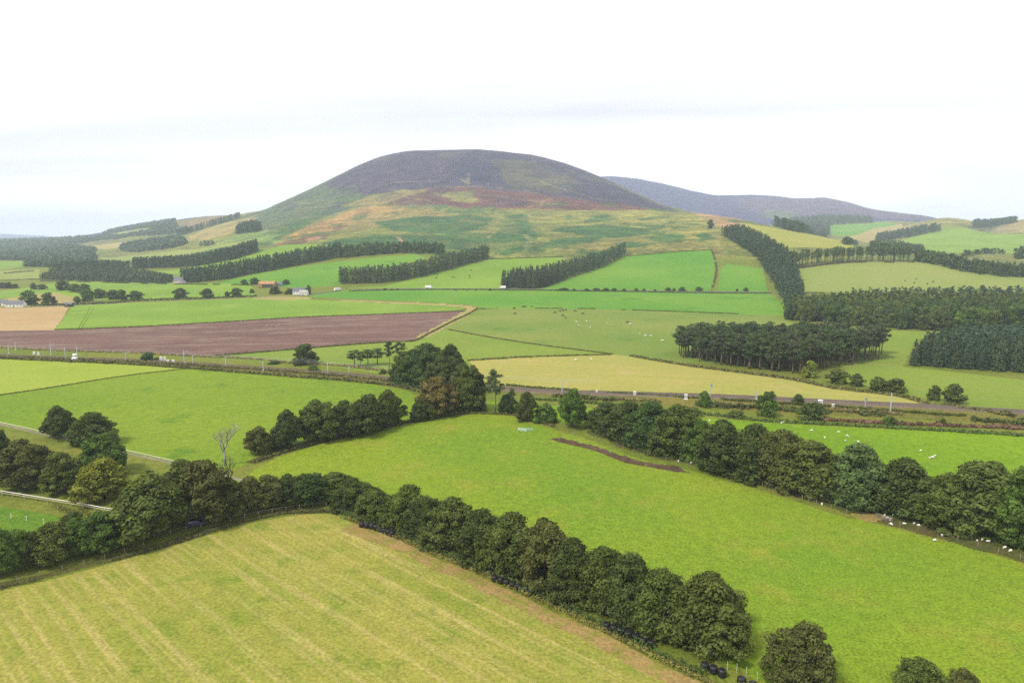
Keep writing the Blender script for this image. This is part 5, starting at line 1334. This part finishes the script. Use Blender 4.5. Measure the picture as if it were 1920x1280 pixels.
# ------------------------------------------------------------------ buildings
def house(name, label, px, py, L, Wd, wh, rh, rz, wm, rm, wins=3, chimneys=1, openfront=False):
    x, y, z, s = spot(px, py)
    r = bpy.data.objects.new(name, None); COL.objects.link(r); r.location = (x, y, z - 0.1); r.rotation_euler = (0, 0, rz)
    a, b = L / 2, Wd / 2
    V = [(-a, -b, 0), (a, -b, 0), (a, b, 0), (-a, b, 0), (-a, -b, wh), (a, -b, wh), (a, b, wh), (-a, b, wh), (-a, 0, wh + rh), (a, 0, wh + rh)]
    put('wall', MB().add(V, [(0, 1, 5, 4), (2, 3, 7, 6), (1, 2, 6, 9, 5), (3, 0, 4, 8, 7)]).mesh('house_wall', wm), parent=r)
    o_, t = 0.3, 0.22
    mb = MB()
    for sg in (-1, 1):
        e0 = np.array([sg * (b + o_), wh - rh * o_ / b]); e1 = np.array([0, wh + rh])
        P = [(-a - o_, e0[0], e0[1] + .03), (a + o_, e0[0], e0[1] + .03), (a + o_, e1[0], e1[1] + .03), (-a - o_, e1[0], e1[1] + .03)]
        P2 = [(q[0], q[1], q[2] + t) for q in P]
        mb.add(P + P2, [(0, 1, 2, 3), (7, 6, 5, 4), (0, 4, 5, 1), (1, 5, 6, 2), (3, 7, 4, 0)])
    rf = put('roof', mb.mesh('house_roof', rm), parent=r)
    for k in range(chimneys):
        put('chimney', MB().box(((a - 0.6) * (1 if k else -1), 0, wh + rh + 0.4), (0.7, 1.0, 1.5)).box(((a - 0.6) * (1 if k else -1), 0, wh + rh + 1.3), (0.35, 0.5, 0.4)).mesh('house_chimney', STONE), parent=rf)
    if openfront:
        put('opening_shade', MB().box((0.1 * L, -b - 0.02, wh * 0.45), (L * 0.7, 0.06, wh * 0.85)).mesh('barn_opening_shade', DARKW), parent=r)  # dark panel on the wall, standing in for the shaded interior
    else:
        for k in range(wins):
            wx = -a + L * (k + 0.5) / wins
            if k == wins // 2:
                put('door', MB().box((wx, -b - 0.03, 1.05), (1.0, 0.08, 2.1)).mesh('house_door', DARKW), parent=r)
            else:
                w_ = put('window', MB().box((wx, -b - 0.03, wh * 0.55), (1.1, 0.06, 1.3)).mesh('house_window', WHITE), parent=r)
                put('pane', MB().box((wx, -b - 0.065, wh * 0.55), (0.9, 0.03, 1.1)).mesh('house_pane', DARKG), parent=w_)
    return tag(r, label, name.replace('_', ' ') if name.count('_') < 2 else 'house')
house('cottage', 'long low white cottage with dark roof at the left edge', 30, 575, 18, 6.5, 3.2, 3.2, 0.05, HARL, SLATE, 5, 2)
house('cottage', 'small white outbuilding left of the long low cottage', 4, 572, 10, 6, 3.0, 3.0, 0.15, HARL, SLATE, 3, 1)
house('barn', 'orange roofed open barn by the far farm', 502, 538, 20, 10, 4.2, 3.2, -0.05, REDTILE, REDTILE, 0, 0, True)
house('shed', 'green grey shed behind the orange barn', 524, 536, 8, 6, 3.0, 1.6, 0.0, plain_mat('green_tin', (0.16, 0.26, 0.24), 0.7), SLATE, 2, 0)
house('farmhouse', 'white gabled farmhouse among trees below the orange barn', 561, 552, 13, 7, 4.2, 3.6, 0.1, HARL, SLATE, 4, 2)
house('cottage', 'white wing of the farmhouse with grey roof', 570, 553, 9, 5.5, 3.0, 2.6, -0.1, HARL, STONE, 3, 0)
house('stone_house', 'pinkish house at the edge of the conifers on the left', 336, 532, 12, 7.5, 5.0, 3.8, 0.1, PINKW, SLATE, 4, 2)
house('cottage', 'small pink outbuilding beside the pinkish house', 344, 532.5, 7, 5, 2.6, 2.0, -0.2, PINKW, SLATE, 3, 0)
house('shed', 'dark little shed on the corner of the stubble field', 130, 575, 7, 5, 3.0, 1.6, 0.2, DARKW, SLATE, 2, 0)
house('farmhouse', 'tiny white house among the far blue woods', 46, 470, 26, 12, 8, 6, 0.2, HARL, SLATE, 4, 2)

# ------------------------------------------------------------------ bales
def bale_mesh(seed):
    rng = np.random.default_rng(seed)
    prof = [(0.50, 0.0), (0.60, 0.04), (0.66, 0.16), (0.68, 0.5), (0.68, 0.8), (0.665, 1.08), (0.61, 1.2), (0.5, 1.25), (0.15, 1.235)]
    mb = MB(); mb.lathe(prof, 18)
    v = mb.v[0]; v *= 1 + 0.018 * rng.normal(size=(len(v), 1))
    return mb.mesh('wrapped_bale', BLACKP, True)
BALES = [bale_mesh(k) for k in range(3)]
def bale_row(pts, what):
    P = W(pts)
    P = spline(P, 1.36)
    n = len(P)
    for k, (x, y) in enumerate(P):
        if n == 3: lb = ['left', 'middle', 'right'][k] + f' bale {what}'
        else: lb = f'{ORD[k]} black wrapped bale from the left {what}'
        o = put('wrapped_bale', BALES[k % 3], (x, y - 1.0, float(hz(x, y - 1.0)) - 0.02), k * 1.3, (1, 1, 0.95 + 0.08 * ((k * 37) % 5) / 5))
        tag(o, lb, 'bale', 'black wrapped bales along the hedgerow')
    print('BALES', n)
bale_row([(680, 984), (705, 989), (737, 1001)], 'in the far row near the field corner')
bale_row([(928, 1084), (960, 1096), (996, 1109)], 'in the middle row under the near hedgerow')
bale_row([(1136, 1172), (1175, 1188), (1218, 1206)], 'in the nearer row under the near hedgerow')
bale_row([(1318, 1247), (1350, 1260)], 'under the big round end tree')
bale_row([(1386, 1274), (1428, 1294)], 'standing alone past the end of the hedgerow')

# ------------------------------------------------------------------ fences
def fence(px, label, step, ph, post, rails, pm, rm, name='post_fence', pts=None):
    P = spline(W(px), step)
    z = hz(P[:, 0], P[:, 1])
    r = bpy.data.objects.new(name, None); COL.objects.link(r); r.location = (P[0, 0], P[0, 1], float(z[0]))
    base = np.array([P[0, 0], P[0, 1], float(z[0])])
    me = MB().box((0, 0, ph / 2 - 0.1), (post, post, ph + 0.2), taper=0.9).mesh('post', pm)
    for (x, y), zz in zip(P, z):
        put('post', me, np.array([x, y, zz]) - base, random.random(), (1, 1, 0.95 + 0.1 * random.random()), r)
    for rh, th in rails:
        mb = MB(); mb.tube(np.c_[P, z + rh] - base, th, 4)
        put('rail' if th > 0.03 else 'wire', mb.mesh('fence_rail', rm), parent=r)
    return tag(r, label, 'fence')
fence([(-60, 920), (0, 928), (50, 936), (100, 944), (150, 952), (205, 962), (250, 968)], 'pale timber rail fence behind the small green paddock', 4.0, 1.35, 0.14, [(1.3, 0.13), (0.8, 0.05)], PALEWOOD, PALEWOOD, 'rail_fence')
fence([(290, 1006), (340, 998), (400, 985), (480, 968), (560, 955), (612, 950)], 'timber post fence along the left edge of the hay field', 3.2, 1.3, 0.14, [(1.2, 0.03), (0.8, 0.008), (0.4, 0.008)], TIMBER, TIMBER)
fence([(-60, 1112), (0, 1096), (100, 1074), (200, 1047), (270, 1027)], 'weathered post and wire fence along the ditch at lower left', 3.6, 1.2, 0.13, [(1.1, 0.006), (0.6, 0.006)], TIMBER, TIMBER)
fence([(-60, 783), (0, 796), (100, 818), (200, 841), (320, 868), (400, 888)], 'pale rail fence beside the gravel lane on the left', 4.5, 1.1, 0.12, [(1.05, 0.09)], PALEWOOD, PALEWOOD, 'rail_fence')
fence([(1150, 838), (1300, 876), (1400, 902), (1500, 934), (1600, 966), (1700, 988), (1800, 1014), (1920, 1050), (2000, 1073)], 'wire fence with grey posts in front of the right hand hedgerow', 4.0, 1.15, 0.13, [(1.05, 0.006), (0.6, 0.006)], TIMBER, TIMBER)
fence([(1340, 782), (1440, 794), (1560, 799), (1700, 807), (1920, 819), (2050, 828)], 'wire fence along the foot of the railway bank', 4.5, 1.2, 0.12, [(1.1, 0.006)], TIMBER, TIMBER)
for i, (px, py) in enumerate([(21, 972), (50, 976), (82, 982)]):
    x, y, z, s = spot(px, py)
    o = put('marker_post', MB().tube([(0, 0, 0), (0, 0, 1.15)], 0.07, 7).lathe([(0.10, 1.1), (0.10, 1.25), (0.05, 1.3)], 7).mesh('marker_post', WHITE), (x, y, z))
    tag(o, f'{["left", "middle", "right"][i]} white post of three in the small green paddock', 'post', 'white posts in the paddock')
for i, (px, py) in enumerate([(1386, 1268), (1404, 1275), (1425, 1284), (1368, 1264)]):
    x, y, z, s = spot(px, py)
    tag(put('fence_stake', MB().box((0, 0, .75), (.07, .07, 1.5), taper=0.8).mesh('fence_stake', PALEWOOD), (x, y + 1.2, z)), f'{ORD[i]} pale stake from the left behind the last bales' if i < 3 else 'pale stake close beside the big round end tree', 'stake', 'stakes behind the last bales')
# metal hurdles
def hurdle(px, py, rz, label, mat=STEEL, L=2.6):
    x, y, z, s = spot(px, py)
    r = bpy.data.objects.new('metal_hurdle', None); COL.objects.link(r); r.location = (x, y, z); r.rotation_euler = (0, 0, rz)
    mb = MB().tube([(-L / 2, 0, 0), (-L / 2, 0, 1.1), (L / 2, 0, 1.1), (L / 2, 0, 0)], 0.05, 6)
    put('frame', mb.mesh('hurdle_frame', mat), parent=r)
    me = MB().tube([(-L / 2, 0, 0), (L / 2, 0, 0)], 0.035, 5).mesh('hurdle_bar', mat)
    for k in range(5): put('bar', me, (0, 0, 0.15 + 0.19 * k), parent=r)
    tag(r, label, 'hurdle', 'metal sheep hurdles')
GALV = plain_mat('blue_green_galvanised', (0.42, 0.55, 0.53), 0.5, 0.4, 0.2, 0.1)
hurdle(979, 808, -0.35, 'left pale blue metal hurdle on the green field', GALV, 3.4); hurdle(993, 808, 0.25, 'right pale blue metal hurdle on the green field', GALV, 2.6)
hurdle(1652, 972, -0.9, 'left metal hurdle among the sheep at the right hedgerow gap', TIMBER); hurdle(1662, 976, -0.4, 'right metal hurdle among the sheep at the right hedgerow gap', TIMBER)

# ------------------------------------------------------------------ dung heap beside the right hedgerow
P = spline(W([(1030, 822), (1060, 829), (1120, 844), (1180, 866), (1240, 877), (1292, 886)]), 0.7)
rng = np.random.default_rng(5)
n = len(P); w_ = 1.05 + 0.4 * fnoise(np.arange(n) / 6.0, np.zeros(n), 4, 3); w_ *= smooth(0, 8, np.arange(n)) * smooth(0, 6, n - 1 - np.arange(n)) + 0.08
V = []; m_ = 9
for i in range(n):
    Tn = P[min(i + 1, n - 1)] - P[max(i - 1, 0)]; Tn /= np.hypot(*Tn); N_ = np.array([-Tn[1], Tn[0]])
    for k in range(m_):
        q = -1 + 2 * k / (m_ - 1)
        xy = P[i] + N_ * q * w_[i]
        V.append((xy[0], xy[1], float(hz(*xy)) - 0.05 + (1 - q * q) * 1.5 * w_[i] / 1.5 * (0.8 + 0.5 * rng.random()) + (0.12 * rng.normal() if abs(q) < 0.9 else 0)))
F = [(i * m_ + k, i * m_ + k + 1, (i + 1) * m_ + k + 1, (i + 1) * m_ + k) for i in range(n - 1) for k in range(m_ - 1)]
tag(put('dung_heap', MB().add(V, F).mesh('dung_heap', MUCK)), 'long low brown dung heap on the green field below the hedgerow', 'heap')

# ------------------------------------------------------------------ animals
def skin_mesh(name, verts, edges, rad, mat, sub=1):
    me = bpy.data.meshes.new(name); me.from_pydata(verts, edges, [])
    o = bpy.data.objects.new(name + '_build', me); COL.objects.link(o)
    sk = o.modifiers.new('skin', 'SKIN'); sb = o.modifiers.new('sub', 'SUBSURF'); sb.levels = sub; sb.render_levels = sub
    for sv, r_ in zip(me.skin_vertices[0].data, rad): sv.radius = (r_, r_)
    me.skin_vertices[0].data[0].use_root = True
    dg = bpy.context.evaluated_depsgraph_get()
    out = bpy.data.meshes.new_from_object(o.evaluated_get(dg))
    bpy.data.objects.remove(o)
    out.name = name; out.materials.clear(); out.materials.append(mat)
    out.polygons.foreach_set('use_smooth', [True] * len(out.polygons))
    return out
def beast(name, L, H, bulk, mat, head_low, leg):
    b = H * 0.68
    v = [(0, 0, b), (L * 0.36, 0, b * 1.0), (-L * 0.36, 0, b * 1.02), (L * 0.52, 0, b * (0.78 if head_low else 1.25)), (L * 0.70, 0, b * (0.30 if head_low else 1.35)), (L * 0.80, 0, b * (0.12 if head_low else 1.22)), (-L * 0.5, 0, b * 0.85), (-L * 0.52, 0, b * 0.5)]
    e = [(0, 1), (0, 2), (1, 3), (3, 4), (4, 5), (2, 6), (6, 7)]
    r_ = [bulk, bulk * 0.92, bulk * 0.95, bulk * 0.45, bulk * 0.36, bulk * 0.22, bulk * 0.2, bulk * 0.1]
    for sx, src in ((0.34, 1), (-0.36, 2)):
        for sy in (-1, 1):
            k = len(v); v += [(L * sx, sy * bulk * 0.55, b * 0.62), (L * sx + (-0.03 if sx < 0 else 0.01) * L, sy * bulk * 0.55, b * 0.33), (L * sx, sy * bulk * 0.55, 0.03)]
            e += [(src, k), (k, k + 1), (k + 1, k + 2)]; r_ += [leg * 1.8, leg * 1.1, leg]
    return skin_mesh(name, v, e, r_, mat, 1)
SHEEP = [beast('sheep', 1.15, 0.85, 0.34, WOOL, True, 0.055), beast('sheep', 1.15, 0.9, 0.33, WOOL, False, 0.055)]
COW = beast('cow', 2.2, 1.45, 0.46, HIDE, True, 0.10); COWP = beast('cow', 2.2, 1.45, 0.46, PALEHIDE, True, 0.10)
AR = random.Random(3)
def animals(pts, mesh, name, label, group, sc=1.0):
    for px, py in pts:
        x, y, z, s = spot(px, py)
        me = mesh if not isinstance(mesh, list) else AR.choice(mesh)
        f = sc * (0.92 + 0.16 * AR.random())
        tag(put(name, me, (x, y, z), AR.random() * 6.28, (f, f, f)), label, name, group)
animals([(1465, 794), (1469, 792.5), (1522, 808), (1546, 821), (1572, 811), (1588, 818), (1585, 828), (1609, 829), (1726, 846), (1743, 860), (1748, 858.5), (1753, 856), (1330, 790)], SHEEP, 'sheep', 'white sheep grazing in the bright field behind the right hand hedgerow', 'sheep in the field behind the hedgerow', 0.72)
animals([(1516, 931), (1525, 935), (1538, 935), (1551, 939), (1541, 946), (1560, 942), (1615, 954), (1272, 866), (1296, 869), (1230, 853), (1348, 883), (1377, 890), (1408, 901), (1424, 902), (1308, 871)], SHEEP, 'sheep', 'white sheep sheltering under the left half of the right hand hedgerow', 'sheep sheltering under the left half of the hedgerow', 0.64)
animals([(1658, 968), (1663, 972), (1669, 976), (1671, 984), (1676, 967), (1695, 983), (1714, 983), (1722, 986), (1750, 983), (1752, 988), (1767, 1005), (1752, 1014), (1832, 1015), (1842, 1012), (1852, 1016), (1883, 1028), (1894, 1034)], SHEEP, 'sheep', 'white sheep sheltering under the right half of the right hand hedgerow', 'sheep sheltering under the right half of the hedgerow', 0.62)
animals([(1081, 604), (1085, 611), (1100, 603), (1107, 614), (1138, 607), (1200, 626), (1209, 630), (1212, 631), (1220, 630), (1240, 639), (1243, 639), (1079, 676), (1108, 674), (1361, 626)], SHEEP, 'sheep', 'far pale sheep scattered over the grazed pasture', 'sheep in the grazed pasture', 1.1)
animals([(964, 579), (966, 589), (981, 576), (985, 576), (997, 576), (1040, 587), (1050, 584), (1055, 583), (1061, 582), (1078, 584), (1055, 593), (1061, 597), (1092, 589), (1176, 605)], COW, 'cow', 'dark brown cow grazing on the pasture below the emerald field', 'cattle below the emerald field', 1.1)
animals([(818, 522), (820, 515), (847, 520), (852, 521), (883, 507), (880, 517), (881, 521)], COW, 'cow', 'dark cow grazing high on the yellow green sloping field', 'cattle on the sloping field', 1.1)
animals([(858, 521), (1182, 609)], COWP, 'cow', 'cream coloured cow among the dark cattle', 'cream cattle', 1.1)
animals([(1677, 540), (1685, 540), (1692, 539), (1698, 541), (1697, 527), (1714, 531), (1718, 524), (1739, 533), (1750, 529)], COW, 'cow', 'dark cow grazing on the pale open pasture', 'cattle on the pale pasture', 1.1)
# gulls following the plough
gm = skin_mesh('gull', [(0, 0, .2), (.2, 0, .24), (.28, 0, .3), (-.25, 0, .2), (0, .2, .3), (0, .5, .33), (0, -.2, .3), (0, -.5, .33), (.03, 0, .02)], [(0, 1), (1, 2), (0, 3), (0, 4), (4, 5), (0, 6), (6, 7), (0, 8)], [.1, .07, .05, .03, .05, .02, .05, .02, .02], GULLM, 1)
animals([(499, 611), (502, 610), (509, 612), (518, 612), (521, 610), (524, 608), (545, 607), (566, 605), (588, 616), (630, 612)], gm, 'gull', 'white gull on the ploughed field', 'gulls on the ploughed field', 1.2)

# ------------------------------------------------------------------ bare trees
def dead_tree(px, base, top, wpx, mat, label, seed, levels=5):
    rng = np.random.default_rng(seed)
    x, y, z, s = spot(px, base); h = (base - top) * s; w = wpx * s
    mbT, mbB = MB(), MB()
    def grow(p, d, l, r_, lev):
        q = p + d * l
        m = (p + q) / 2 + rng.normal(size=3) * l * 0.06
        (mbT if lev == 0 else mbB).tube([p, m, q], [r_, r_ * 0.85, r_ * 0.66], 6 if lev < 2 else 4, cap=False)
        if lev >= levels: return
        for k in range(3 if lev else 4):
            a = rng.random() * 6.28; sp = 0.35 + 0.35 * rng.random()
            nd = d + np.array([math.cos(a), math.sin(a), 0.15]) * sp; nd /= np.linalg.norm(nd)
            grow(q if k else m + (q - m) * 0.7, nd, l * (0.55 + 0.22 * rng.random()), r_ * 0.55, lev + 1)
    grow(np.zeros(3), np.array([0.03, 0, 1.0]), h * 0.36, 0.032 * h, 0)
    r = bpy.data.objects.new('dead_tree', None); COL.objects.link(r); r.location = (x, y, z)
    put('trunk', mbT.mesh('dead_trunk', mat, True), parent=r); put('branch', mbB.mesh('dead_branches', mat, True), parent=r)
    tag(r, label, 'tree')
dead_tree(421, 872, 792, 50, DEADWOOD, 'bare dead tree with a white trunk beside the middle hedgerow', 3)
dead_tree(432, 925, 850, 50, BARK, 'leafless dark branched tree rising from the crowns below the white dead tree', 8, 4)
